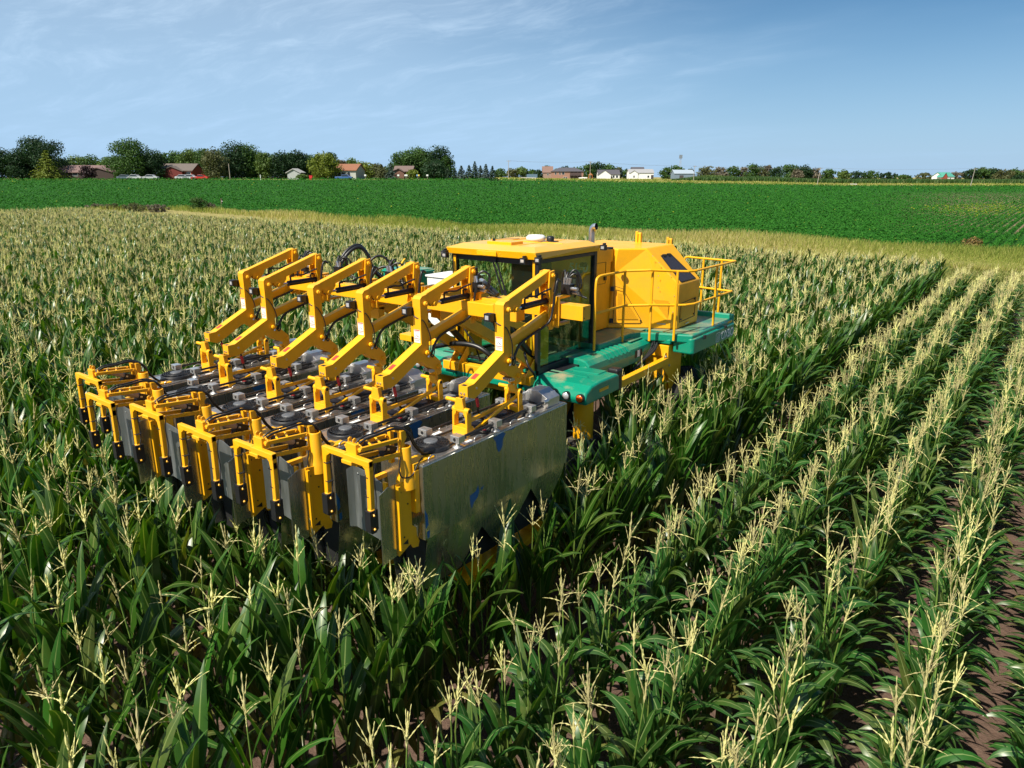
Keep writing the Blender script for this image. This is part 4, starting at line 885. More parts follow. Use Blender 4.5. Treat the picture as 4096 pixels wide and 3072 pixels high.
# ------------------------------------------------------------------ plant materials
def leaf_mat(name, c0, c1, rib, trans=0.36, rough=0.36, midrib=True, tcol=None, spec=0.5):
    m = bpy.data.materials.new(name); m.use_nodes = True; nt = m.node_tree; b = nt.nodes['Principled BSDF']; out = nt.nodes['Material Output']
    oi = nt.nodes.new('ShaderNodeObjectInfo'); f = add_noise(nt, 7, 4, 0.6)
    base = mixc(nt, f, c0, c1)
    hv = nt.nodes.new('ShaderNodeHueSaturation'); mr = nt.nodes.new('ShaderNodeMapRange'); nt.links.new(oi.outputs['Random'], mr.inputs[0]); mr.inputs[3].default_value = 0.72; mr.inputs[4].default_value = 1.25
    nt.links.new(mr.outputs[0], hv.inputs['Value']); nt.links.new(base, hv.inputs['Color'])
    mr2 = nt.nodes.new('ShaderNodeMapRange'); nt.links.new(oi.outputs['Random'], mr2.inputs[0]); mr2.inputs[3].default_value = 0.485; mr2.inputs[4].default_value = 0.512; nt.links.new(mr2.outputs[0], hv.inputs['Hue'])
    col = hv.outputs[0]
    if midrib:
        a = nt.nodes.new('ShaderNodeAttribute'); a.attribute_name = 'lu'
        ab = nt.nodes.new('ShaderNodeMath'); ab.operation = 'ABSOLUTE'; nt.links.new(a.outputs['Fac'], ab.inputs[0])
        col = mixc(nt, ramp(nt, ab.outputs[0], [(0.05, (0.85,) * 3), (0.13, (0, 0, 0))]), col, rib)
    ag = nt.nodes.new('ShaderNodeAttribute'); ag.attribute_name = 'age'; fa = add_noise(nt, 14, 3, 0.6)
    am = nt.nodes.new('ShaderNodeMath'); am.operation = 'MULTIPLY'; nt.links.new(ag.outputs['Fac'], am.inputs[0]); nt.links.new(ramp(nt, fa, [(0.3, (.35,) * 3), (0.6, (1, 1, 1))]), am.inputs[1])
    col = mixc(nt, am.outputs[0], col, (0.20, 0.17, 0.05))
    nt.links.new(col, b.inputs['Base Color']); b.inputs['Roughness'].default_value = rough; b.inputs['Specular IOR Level'].default_value = spec
    t = nt.nodes.new('ShaderNodeBsdfTranslucent'); mx = nt.nodes.new('ShaderNodeMixShader'); mx.inputs[0].default_value = trans
    tc_ = mixc(nt, 1.0, col, tcol or (2.1, 1.9, 0.45), 'MULTIPLY'); nt.links.new(tc_, t.inputs[0])
    nt.links.new(b.outputs[0], mx.inputs[1]); nt.links.new(t.outputs[0], mx.inputs[2]); nt.links.new(mx.outputs[0], out.inputs[0])
    return m
M['leaf_l'] = leaf_mat('corn_leaf_upright', (0.022, 0.078, 0.007), (0.042, 0.118, 0.012), (0.20, 0.28, 0.08), trans=.28, rough=.34, spec=.45)
M['leaf_r'] = leaf_mat('corn_leaf_arching', (0.020, 0.074, 0.012), (0.036, 0.108, 0.017), (0.22, 0.30, 0.11), trans=.26, rough=.34, spec=.45)
M['stalk'] = leaf_mat('corn_stalk', (0.10, 0.19, 0.03), (0.17, 0.24, 0.05), (0, 0, 0), 0.05, 0.5, False)
M['tassel'] = leaf_mat('corn_tassel', (0.60, 0.56, 0.19), (0.84, 0.79, 0.44), (0, 0, 0), 0.32, 0.8, False, (1.15, 1.1, 0.6), 0.12)

# ------------------------------------------------------------------ corn plants
class Geo:
    def __init__(s): s.v = []; s.f = []; s.lu = []; s.age = []; s.ca = 0.0
    def grid(s, rows, lu=None):
        b = len(s.v); w = len(rows[0])
        for r_ in rows:
            for j, p in enumerate(r_): s.v.append(tuple(p)); s.lu.append(lu[j] if lu else 0.0); s.age.append(s.ca)
        for i in range(len(rows) - 1):
            for j in range(w - 1): s.f.append((b + i * w + j, b + i * w + j + 1, b + (i + 1) * w + j + 1, b + (i + 1) * w + j))
    def mesh(s, name, mat):
        fl = [i for f in s.f for i in f]
        return np_mesh(name, s.v, fl, [len(f) for f in s.f], [mat], None, True, dict(lu=s.lu, age=s.age))
def leaf(g, rng, base, az, L, W, e0, e1, pw, n=9, twist=0.0):
    ca, sa = math.cos(az), math.sin(az); pos = Vector(base); rows = []
    ph = rng.uniform(0, 6.28); wav = rng.uniform(.04, .10)
    for i in range(n + 1):
        t = i / n; ang = e0 + (e1 - e0) * t ** pw
        d = Vector((ca * math.sin(ang), sa * math.sin(ang), math.cos(ang)))
        side = Vector((-sa, ca, 0)); nrm = side.cross(d)
        tw = twist * t; side2 = side * math.cos(tw) + nrm * math.sin(tw); nrm2 = nrm * math.cos(tw) - side * math.sin(tw)
        w = W * (min(1, .45 + 2.6 * t)) * (1 - t ** 2.6) ** .9 * .5 if t < 1 else 0.0005
        fold = .30 * (1 - t * .6)
        e1_ = math.sin(t * 17 + ph) * wav * w * 2; e2_ = math.sin(t * 15 + ph + 2) * wav * w * 2
        rows.append((pos - side2 * w + nrm2 * (-w * fold + e1_) * -1, pos, pos + side2 * w + nrm2 * (-w * fold + e2_) * -1))
        pos = pos + d * (L / n)
    g.grid(rows, (-1, 0, 1))
def rod(g, pts, radii, n=5, jag=0.0, rng=None):
    rows = []; ref = None
    for i, p in enumerate(pts):
        d = (Vector(pts[min(i + 1, len(pts) - 1)]) - Vector(pts[max(0, i - 1)])).normalized()
        a = d.orthogonal().normalized(); b = d.cross(a); r = radii[i]
        row = []
        for k in range(n + 1):
            t = 2 * math.pi * (k % n) / n + i * (.9 if jag else 0); rr = r * (1 + (jag * (1 if (k % n + i) % 2 else -1)))
            row.append(Vector(p) + (a * math.cos(t) + b * math.sin(t)) * rr)
        rows.append(row)
    g.grid(rows)
def corn_plant(seed, kind, far=False):
    fk = 1.5 if far else 1.0
    rng = random.Random(seed); st, lf, ta = Geo(), Geo(), Geo()
    if kind == 'l':
        H = rng.uniform(1.58, 1.70); n = rng.randint(8, 10); h0, h1 = .28, H - .24
    else:
        H = rng.uniform(1.48, 1.60); n = rng.randint(9, 11); h0, h1 = .22, H - .24
    lean = Vector((rng.uniform(-.05, .05), rng.uniform(-.05, .05), 0))
    def axis(z): return Vector((lean.x * (z / H) ** 2 * 1.2, lean.y * (z / H) ** 2 * 1.2, z))
    zs = np.linspace(0, H, 9); rod(st, [axis(z) for z in zs], [.013 - .008 * (z / H) for z in zs], 6)
    az0 = rng.choice((0, math.pi)) + rng.uniform(-.5, .5) if kind == 'r' else rng.uniform(0, 6.28)
    for i in range(n):
        lf.ca = rng.uniform(.5, 1) if i < 2 and rng.random() < .7 else (rng.uniform(0, .35) if rng.random() < .3 else 0); q = i / (n - 1); z = h0 + (h1 - h0) * q ** .9; az = az0 + (i % 2) * math.pi + rng.uniform(-.45, .45)
        if kind == 'l':
            L = (.58 + .28 * math.sin(math.pi * (.25 + .6 * q))) * rng.uniform(.85, 1.1) * (.82 if q > .85 else 1); W = rng.uniform(.095, .125) * (.85 if q > .8 else 1)
            e0 = R(rng.uniform(10, 24)) ; e1 = R(rng.uniform(28, 70) if rng.random() < (.35 + .5 * q) else rng.uniform(95, 155)); pw = rng.uniform(1.4, 2.4)
        else:
            L = (.38 + .20 * math.sin(math.pi * (.25 + .6 * q))) * rng.uniform(.85, 1.1) * (.75 if q > .85 else 1); W = rng.uniform(.088, .112) * (.80 if q > .8 else 1)
            e0 = R(rng.uniform(8, 26)); e1 = R(rng.uniform(125, 178) if rng.random() < .80 - .45 * (q > .75) else rng.uniform(15, 55)); pw = rng.uniform(1.1, 2.0)
        leaf(lf, rng, axis(z), az, L, W, e0, e1, pw, 9, rng.uniform(-.8, .8))
    # tassel
    top = axis(H); ln = Vector((rng.uniform(-.14, .14), rng.uniform(-.14, .14), 1)).normalized()
    ped = rng.uniform(.08, .16); spike = rng.uniform(.20, .35)
    rod(st, [top, top + ln * ped], [.006, .005], 5)
    b0 = top + ln * ped
    def branch(p0, d0, L, droop, r):
        pts = []; p = Vector(p0); d = Vector(d0); m = 6 if far else 18
        for i in range(m + 1):
            pts.append(Vector(p)); d = (d + Vector((0, 0, -droop / m))).normalized(); p = p + d * (L / m)
        rad = [r * (.5 + .5 * min(1, 4 * i / m)) * (1 - .62 * max(0, i / m - .3) / .7) * (.4 if i == m else 1) for i in range(m + 1)]
        rod(ta, pts, rad, 4, .45 if far else .55)
    branch(b0 - ln * .02, ln, spike, 0.0, .0076 * fk)
    nb = rng.randint(4, 9) if kind == 'l' else rng.randint(5, 10)
    for i in range(nb):
        a = i * 2.4 + rng.uniform(-.4, .4); op = R((rng.uniform(10, 46) if kind == 'l' else rng.uniform(5, 30)) if rng.random() < .86 else rng.uniform(55, 90)); zz = -.01 + rng.uniform(0, .10)
        d = (ln * math.cos(op) + Vector((math.cos(a), math.sin(a), 0)) * math.sin(op)).normalized()
        branch(b0 + ln * zz, d, rng.uniform(.11, .21), rng.uniform(0, .5) if op < 1 else rng.uniform(.3, 1.0), .0037 * fk)
    return st, lf, ta
VAR = {'l': [], 'r': []}
corn_coll = {}
for kind in 'lr':
    cc = bpy.data.collections.new('corn_kinds_' + kind); corn_coll[kind] = cc
    for i in range(20):
        far = i >= 10; st, lf, ta = corn_plant(100 * ord(kind) + i % 10, kind, far)
        ms = [st.mesh('stalk', M['stalk']), lf.mesh('leaves', M['leaf_' + kind]), ta.mesh('tassel', M['tassel'])]
        if not far: VAR[kind].append(ms)
        # the same plant as one mesh, for the mass of the field
        v = st.v + lf.v + ta.v; o1 = len(st.v); o2 = o1 + len(lf.v)
        f = [*st.f, *[tuple(a + o1 for a in q) for q in lf.f], *[tuple(a + o2 for a in q) for q in ta.f]]
        mi = [0] * len(st.f) + [1] * len(lf.f) + [2] * len(ta.f)
        me = np_mesh('corn_kind', v, [a for q in f for a in q], [len(q) for q in f], [M['stalk'], M['leaf_' + kind], M['tassel']], mi, True, dict(lu=st.lu + lf.lu + ta.lu, age=st.age + lf.age + ta.age))
        o = bpy.data.objects.new('corn_kind_%s_%02d' % (kind, i), me); cc.objects.link(o)

GAPS = [-4.30, -5.05, -5.73, -6.49, -7.28]
def gather():
    P = []
    rows = [('r', k, -2.50 + .762 * k) for k in range(0, 6)] + [('l', k, -3.54 - .762 * k) for k in range(0, 99)]
    for kind, k, x0 in rows:
        step = .130 if kind == 'r' else .170
        y = -1.2 + nrng.uniform(0, step)
        yend = CORN_Y + nrng.uniform(-.35, .25) - (2.2 if kind == 'r' else 0)
        while y < yend:
            x = x0 + nrng.normal(0, .022); s = nrng.uniform(.93, 1.06); yy = y + nrng.normal(0, .02)
            y += step * nrng.uniform(.8, 1.25)
            if nrng.random() < .03: continue
            tx, ty = nrng.normal(0, .05), nrng.normal(0, .05)
            if kind == 'l' and k < 5: ty -= 0.0; tx += .05
            inm = (-8.0 < x < -3.75)
            if inm and 2.0 < yy <= 3.2: s *= 1.05
            if inm and 3.2 < yy < 5.9:
                x = min(GAPS + [-3.55, -8.05], key=lambda g: abs(g - x0)) + nrng.normal(0, .01); s = min(s, .93); tx *= .3
            if inm and 5.9 <= yy <= 6.85 and k == 1: x = -3.96 + nrng.normal(0, .03); s = 1.02
            if inm and 6.85 < yy < 11.8:
                if k == 1 and 8.3 < yy < 9.6: x = x0 - .28 + nrng.normal(0, .015); s = 1.10; tx = 0
                elif k == 1 or (k == 2 and yy > 8.0): x = -3.97 + nrng.normal(0, .03); s = nrng.uniform(1.0, 1.08); tx = abs(tx) + .05
                else: continue
            elif inm and 6.2 < yy < 11.8 and k != 1: s = min(s, .90)
            if k == 0 and kind == 'l' and 7.2 < yy < 11.8: tx = abs(tx) * .5 + .03
            u, d = to_ud(x, yy)
            if d < .9: continue
            # keep what the picture can show, plus what can shade it
            th_ = R(16.232); zc = d * math.cos(th_) + (CAM_Z - 2.0) * math.sin(th_); zb = d * math.cos(th_) + CAM_Z * math.sin(th_)
            l = x * RGT[0] + yy * RGT[1]
            ut = 512 + 711 * l / zc; vt = 384 + 711 * ((CAM_Z - 2.0) * math.cos(th_) - d * math.sin(th_)) / zc
            ub = 512 + 711 * l / zb
            m = 711 * .9 / zc + 30
            if max(ut, ub) < -m or min(ut, ub) > 1024 + m or vt > 768 + 711 * 1.6 / zc: continue
            P.append((kind, k, x, yy, s, tx, ty, nrng.uniform(0, 6.28) if kind == 'l' else nrng.choice((0, math.pi)) + nrng.normal(0, .25), int(nrng.integers(10)), ut, vt, zc, ub))
    return P
PL = gather()
def rank(p):
    vis = (-15 < p[9] < 1039) and p[10] < 770
    hidden = (-8 < p[2] < -3.7) and (2.9 < p[3] < 11.8)
    return (0 if vis and not hidden else 1, p[11])
order = sorted(range(len(PL)), key=lambda i: rank(PL[i]))
single = order[:300]; mass = order[300:]
ORD = ['first', 'second', 'third', 'fourth', 'fifth', 'sixth', 'seventh', 'eighth', 'ninth', 'tenth', 'eleventh', 'twelfth', 'thirteenth', 'fourteenth', 'fifteenth']
def row_label(kind, k):
    if kind == 'r':
        w = {0: 'bushy corn plant in the arching-leaf row beside the tall upright corn', 1: 'bushy corn plant in the second arching-leaf row right of the tall corn',
             2: 'bushy corn plant in the third arching-leaf row right of the tall corn', 3: 'bushy corn plant in the dense cream-tasselled row along the bare soil strip', 4: 'bushy corn plant at the right edge beyond the bare soil strip', 5: 'bushy corn plant in the outermost row at lower right'}
        return w.get(k, 'bushy corn plant')
    if k == 0: return 'tall corn plant in the upright-leaf row just right of the aluminium boxes'
    return 'tall corn plant in the %s upright-leaf row left of the right-hand bushy rows' % ORD[min(k, 14)]
first = set()
for i in single:
    kind, k, x, y, s, tx, ty, rz, vi, *_ = PL[i]
    e = empty('corn_plant', (x, y, 0)); e.rotation_euler = (-ty, tx, rz); e.scale = (s, s, s)
    lab = row_label(kind, k); tag(e, lab, 'corn plant', 'near plants of the row: ' + lab.split(' in the ')[-1].split(' at the ')[-1])
    for nm, me in zip(('stalk', 'leaves', 'tassel'), VAR[kind][vi]):
        o = bpy.data.objects.new(nm, me); COL.objects.link(o); o.parent = e
def scatter_group(coll, name):
    ng = bpy.data.node_groups.new(name, 'GeometryNodeTree')
    ng.interface.new_socket('Geometry', in_out='INPUT', socket_type='NodeSocketGeometry'); ng.interface.new_socket('Geometry', in_out='OUTPUT', socket_type='NodeSocketGeometry')
    N = ng.nodes; L = ng.links
    gi = N.new('NodeGroupInput'); go = N.new('NodeGroupOutput'); mp = N.new('GeometryNodeMeshToPoints'); ip = N.new('GeometryNodeInstanceOnPoints'); ci = N.new('GeometryNodeCollectionInfo')
    ci.inputs['Collection'].default_value = coll; ci.inputs['Separate Children'].default_value = True; ci.inputs['Reset Children'].default_value = True
    def na(nm, t):
        a = N.new('GeometryNodeInputNamedAttribute'); a.data_type = t; a.inputs['Name'].default_value = nm
        return [s for s in a.outputs if s.enabled and s.name == 'Attribute'][0]
    L.new(gi.outputs[0], mp.inputs['Mesh']); L.new(mp.outputs[0], ip.inputs['Points']); L.new(ci.outputs[0], ip.inputs['Instance'])
    ip.inputs['Pick Instance'].default_value = True
    L.new(na('idx', 'INT'), ip.inputs['Instance Index']); L.new(na('rot', 'FLOAT_VECTOR'), ip.inputs['Rotation']); L.new(na('scl', 'FLOAT'), ip.inputs['Scale'])
    L.new(ip.outputs[0], go.inputs[0]); return ng
def scatter(name, coll, pts, rot, scl, idx):
    me = bpy.data.meshes.new(name); me.vertices.add(len(pts)); me.vertices.foreach_set('co', np.asarray(pts, np.float32).ravel())
    a = me.attributes.new('rot', 'FLOAT_VECTOR', 'POINT'); a.data.foreach_set('vector', np.asarray(rot, np.float32).ravel())
    a = me.attributes.new('scl', 'FLOAT', 'POINT'); a.data.foreach_set('value', np.asarray(scl, np.float32))
    a = me.attributes.new('idx', 'INT', 'POINT'); a.data.foreach_set('value', np.asarray(idx, np.int32))
    o = bpy.data.objects.new(name, me); COL.objects.link(o)
    md = o.modifiers.new('scatter', 'NODES'); md.node_group = scatter_group(coll, name)
    return o
for kind, nm in (('l', 'upright_corn_crop'), ('r', 'bushy_corn_crop')):
    sel = [PL[i] for i in mass if PL[i][0] == kind]
    o = scatter(nm, corn_coll[kind], [(p[2], p[3], gz(p[2], p[3])) for p in sel], [(-p[6], p[5], p[7]) for p in sel], [p[4] for p in sel], [p[8] + (10 if p[11] > 15 else 0) for p in sel])
    tag(o, 'mass of tall tasselled corn standing in rows round and beyond the machine' if kind == 'l' else 'rows of bushy corn with arching leaves running to the field end', 'corn crop', kind='stuff')
print('corn plants', len(PL))

# ------------------------------------------------------------------ grass, soybeans, far corn: leaf-sized faces
def blades(name, pos, h, w, lean, mat, label, cat, col=None):
    n = len(pos); a = nrng.uniform(0, 6.283, n); ca, sa = np.cos(a), np.sin(a); b = nrng.uniform(0, 6.283, n)
    base = np.asarray(pos, float); dx = np.stack([ca * w / 2, sa * w / 2, np.zeros(n)], 1)
    tip = base + np.stack([np.cos(b) * lean * h, np.sin(b) * lean * h, h], 1); mid = base + (tip - base) * .55 + np.stack([np.zeros(n), np.zeros(n), h * .08], 1)
    v = np.stack([base - dx, base + dx, mid + dx * .8, mid - dx * .8, tip], 1).reshape(-1, 3)
    k = np.arange(n)[:, None] * 5
    f = np.concatenate([k + np.array([[0, 1, 2, 3]])], 1); t = k + np.array([[3, 2, 4]])
    flat = np.concatenate([f, t], 1).ravel(); lt = np.tile([4, 3], n)
    at_ = dict(hue=np.repeat(nrng.random(n) if col is None else col, 5))
    o = bpy.data.objects.new(name, np_mesh(name, v, flat, lt, [mat], None, False, at_)); COL.objects.link(o)
    return tag(o, label, cat, kind='stuff')
def quads(name, pos, size, mat, label, cat, flat=0.6, hue=None):
    n = len(pos); nz = nrng.normal(0, flat, (n, 3)); nz[:, 2] = np.abs(nz[:, 2]) + .7; nz[:, 1] -= .25
    nz /= np.linalg.norm(nz, axis=1)[:, None]; r = nrng.normal(0, 1, (n, 3)); t = np.cross(nz, r); t /= np.linalg.norm(t, axis=1)[:, None]; b = np.cross(nz, t)
    s = (np.asarray(size) * nrng.uniform(.7, 1.3, n))[:, None] / 2; p = np.asarray(pos, float)
    v = np.stack([p - t * s, p + b * s * .75 - t * s * .1, p + t * s, p - b * s * .75 + t * s * .1], 1).reshape(-1, 3)
    o = bpy.data.objects.new(name, np_mesh(name, v, np.arange(4 * n), np.full(n, 4), [mat], None, False, dict(hue=np.repeat(nrng.random(n) if hue is None else hue, 4)))); COL.objects.link(o)
    return tag(o, label, cat, kind='stuff')
def hue_mat(name, stops, rough=0.6, trans=0.2, spec=0.3, tmul=(1.4, 1.4, .7)):
    m = bpy.data.materials.new(name); m.use_nodes = True; nt = m.node_tree; b = nt.nodes['Principled BSDF']; out = nt.nodes['Material Output']
    a = nt.nodes.new('ShaderNodeAttribute'); a.attribute_name = 'hue'
    c = ramp(nt, a.outputs['Fac'], stops); nt.links.new(c, b.inputs['Base Color']); b.inputs['Roughness'].default_value = rough; b.inputs['Specular IOR Level'].default_value = spec
    t = nt.nodes.new('ShaderNodeBsdfTranslucent'); nt.links.new(mixc(nt, 1.0, c, tmul, 'MULTIPLY'), t.inputs[0]); mx = nt.nodes.new('ShaderNodeMixShader'); mx.inputs[0].default_value = trans
    nt.links.new(b.outputs[0], mx.inputs[1]); nt.links.new(t.outputs[0], mx.inputs[2]); nt.links.new(mx.outputs[0], out.inputs[0]); return m
M['tangrass'] = hue_mat('tall_dry_grass', [(0.0, (0.12, 0.19, 0.025)), (0.40, (0.23, 0.28, 0.05)), (0.75, (0.38, 0.37, 0.10)), (1.0, (0.52, 0.43, 0.21))], 0.8, 0.35)
M['shortgrass'] = hue_mat('mown_grass', [(0.0, (0.12, 0.17, 0.03)), (0.5, (0.20, 0.22, 0.055)), (1.0, (0.32, 0.28, 0.11))], 0.8, 0.3)
M['soy'] = hue_mat('soybean_leaf', [(0.0, (0.011, 0.072, 0.006)), (0.5, (0.020, 0.112, 0.010)), (0.82, (0.034, 0.145, 0.015)), (0.92, (0.060, 0.16, 0.018)), (1.0, (0.22, 0.25, 0.015))], 0.7, 0.2, 0.12)
def img_points(n, f, lo, hi, umin=-60, umax=1090):
    """points on the land where lo < f(x, y) < hi, spread so that they cover the view evenly"""
    u = nrng.uniform(umin, umax, n); k = (u - 512) / FU; gx = FWD[0] + RGT[0] * k; gy = FWD[1] + RGT[1] * k     # point = d*(gx,gy)
    d1 = d_edge(u) - .6; d = 1 / (1 / 34. + (1 / d1 - 1 / 34.) * nrng.random(n)); x = d * gx; y = d * gy
    q = f(x, y); ok = (q > lo) & (q < hi); return u[ok], d[ok], x[ok], y[ok]
u, d, x, y = img_points(620000, soy_in, -12.5, .6); ok = (soy_in(x, y) > -4.5) | (x > -62 - 20 * nrng.random(len(x))); u, d, x, y = u[ok], d[ok], x[ok], y[ok]
wig = np.sin(x * .31) * .8 + np.sin(x * .83 + 1) * .5 + np.sin(x * 2.1) * .3; q = soy_in(x, y); ok = (q > -10.2 + wig) & (q < wig * .6); d, x, y, q = d[ok], x[ok], y[ok], q[ok]
tall = .22 + .40 * sstep(q, -8, -2) + .25 * np.sin(x * .23) * np.sin(y * .4 + x * .1); hue = np.clip(nrng.normal(.58, .2, len(x)) + .22 * np.sin(x * .12 + y * .2), 0, 1)
blades('verge_grass', np.stack([x, y, ground_z(x, y)], 1), np.maximum(.2, tall * nrng.uniform(.7, 1.25, len(x))), .012 + d * .00045, .4, M['tangrass'], 'strip of tall dry grass between the corn and the green field', 'grass', hue)
u, d, x, y = img_points(260000, corn_out, .4, 30); ok = soy_in(x, y) < -8; u, d, x, y = u[ok], d[ok], x[ok], y[ok]
blades('headland_grass', np.stack([x, y, ground_z(x, y)], 1), nrng.uniform(.05, .16, len(x)), .015 + d * .0007, .6, M['shortgrass'], 'mown grass headland at the end of the corn rows', 'grass')
u, d, x, y = img_points(620000, soy_in, -.6, 1e9)
wig = np.sin(x * .31) * .5 + np.sin(x * .83 + 1) * .4; ok = soy_in(x, y) > wig * .6; u, d, x, y = u[ok], d[ok], x[ok], y[ok]
rowm = sstep(u, 850, 985) * (1 - sstep(d, 190, 270)); xr = np.round(x / .76) * .76
inrow = rowm ** .6 > nrng.random(len(x)); x = np.where(inrow, xr + nrng.normal(0, .10, len(x)), x)
yel = np.exp(-((u - 985) / 62.) ** 2) * np.exp(-((d - 112) / 22.) ** 2)
hue = np.clip(nrng.random(len(x)) * .88 + (yel > nrng.uniform(.25, 1.4, len(x))) * nrng.uniform(.2, .9, len(x)) + (nrng.random(len(x)) < .002), 0, 1)
sz = (.08 + d * .0015) * np.where(inrow, .75, 1)
hgt = .42 + nrng.uniform(-.18, .22, len(x)) + .10 * np.sin(x * .5 + 2 * np.sin(y * .13)) * np.sin(y * .35) - .22 * rowm
quads('soybean_crop', np.stack([x, y, ground_z(x, y) + hgt], 1), sz, M['soy'], 'wide flat field of dark green soybeans behind the corn', 'soybean crop', .55, hue)
print('blades', len(x))
# ------------------------------------------------------------------ trees beyond the field
def tree_mat(name, dark, light, hi=None):
    return hue_mat(name, [(0.0, tuple(x * .8 for x in dark)), (0.5, tuple((a + b) / 2 for a, b in zip(dark, light))), (0.9, light), (1.0, hi or tuple(min(1, x * 1.35) for x in light))], 0.6, 0.25, 0.25)
TM = {'dark': tree_mat('foliage_dark_green', (0.012, 0.036, 0.014), (0.026, 0.064, 0.020)), 'mid': tree_mat('foliage_mid_green', (0.030, 0.075, 0.014), (0.062, 0.125, 0.024)),
      'light': tree_mat('foliage_light_green', (0.055, 0.105, 0.020), (0.115, 0.175, 0.040)), 'yellow': tree_mat('foliage_yellow_green', (0.085, 0.125, 0.014), (0.175, 0.215, 0.024)),
      'olive': tree_mat('foliage_olive', (0.065, 0.082, 0.032), (0.125, 0.130, 0.052)), 'grey': tree_mat('foliage_grey_brown', (0.105, 0.094, 0.068), (0.20, 0.175, 0.125)),
      'blue': tree_mat('foliage_blue_green', (0.040, 0.066, 0.056), (0.085, 0.125, 0.105)), 'spruce': tree_mat('foliage_spruce', (0.018, 0.042, 0.024), (0.040, 0.076, 0.040)),
      'rust': tree_mat('foliage_rust', (0.12, 0.085, 0.03), (0.26, 0.18, 0.06)),
      'purple': tree_mat('foliage_purple', (0.022, 0.012, 0.016), (0.042, 0.022, 0.028))}
bark = plain('bark', (0.10, 0.075, 0.055), 0.9, var=0.3, scale=3); pale_bark = plain('pale_bark', (0.34, 0.29, 0.23), 0.9, var=0.2, scale=3)
def quad_cloud(P, Nn, S, hue, rng_):
    n = len(P); r = rng_.normal(0, 1, (n, 3)); t = np.cross(Nn, r); t /= np.linalg.norm(t, axis=1)[:, None] + 1e-9; b = np.cross(Nn, t); s = S[:, None] / 2
    v = np.stack([P - t * s, P + b * s * .8, P + t * s, P - b * s * .8], 1).reshape(-1, 3)
    return v, np.repeat(hue, 4)
def crown_mesh(kind, w, h, seed, leafsize, mat, nq):
    rg = np.random.default_rng(seed); P = []; Nn = []; H = []
    if kind == 'round':
        nb = 34; blobs = []
        for i in range(nb):
            q = rg.uniform(.06, .93); a = rg.uniform(0, 6.283); rad = .5 * w * (1 - abs(2 * q - .92) ** 2.6) ** .5 if abs(2 * q - .92) < 1 else .1 * w
            rr = rad * rg.uniform(.45, .86); br = min(w, h) * rg.uniform(.15, .25)
            blobs.append((rr * math.cos(a), rr * math.sin(a), q * h * .93, br, rg.random()))
        blobs += [(0, 0, h * q, min(w, h) * .30, rg.random()) for q in (.15, .32, .5, .68, .80)]
        for (bx, by, bz, br, bh) in blobs:
            m = int(nq * (br / (min(w, h) * .17)) ** 2 / len(blobs)); d = rg.normal(0, 1, (m, 3)); d /= np.linalg.norm(d, axis=1)[:, None]
            rad = br * rg.uniform(.55, 1.12, m)[:, None]; p = d * rad * np.array([1.1, 1.1, .85]) + np.array([bx, by, bz]); P.append(p)
            k = d + rg.normal(0, .55, (m, 3)); Nn.append(k / np.linalg.norm(k, axis=1)[:, None]); H.append(np.clip(.5 * bh + .5 * rg.random(m), 0, 1))
    elif kind == 'cone':
        lv = 13
        for i in range(lv):
            q = i / (lv - 1); rad = .5 * w * (1 - q) ** .85 + .03 * w; nbr = max(4, int(11 * (1 - q) + 3))
            for j in range(nbr):
                a = 6.283 * j / nbr + rg.uniform(-.3, .3); L = rad * rg.uniform(.75, 1.12); m = max(4, int(nq / (lv * 8)))
                t = rg.uniform(.12, 1, m); z = h * (.04 + .95 * q) - t * L * .28 + rg.normal(0, .015 * h, m)
                sp = rg.normal(0, .10 * w * (1 - q * .7), m) * (1.1 - t)
                p = np.stack([t * L * math.cos(a) - sp * math.sin(a), t * L * math.sin(a) + sp * math.cos(a), z], 1); P.append(p)
                k = np.array([math.cos(a) * .5, math.sin(a) * .5, .8]) + rg.normal(0, .4, (m, 3)); Nn.append(k / np.linalg.norm(k, axis=1)[:, None]); H.append(np.clip(rg.random() * .5 + .5 * rg.random(m), 0, 1))
    P = np.concatenate(P); Nn = np.concatenate(Nn); H = np.concatenate(H)
    v, hu = quad_cloud(P, Nn, leafsize * rg.uniform(.6, 1.35, len(P)), H, rg)
    return np_mesh('crown', v, np.arange(len(v)), np.full(len(P), 4), [mat], None, False, dict(hue=hu))
tree_seed = [40]
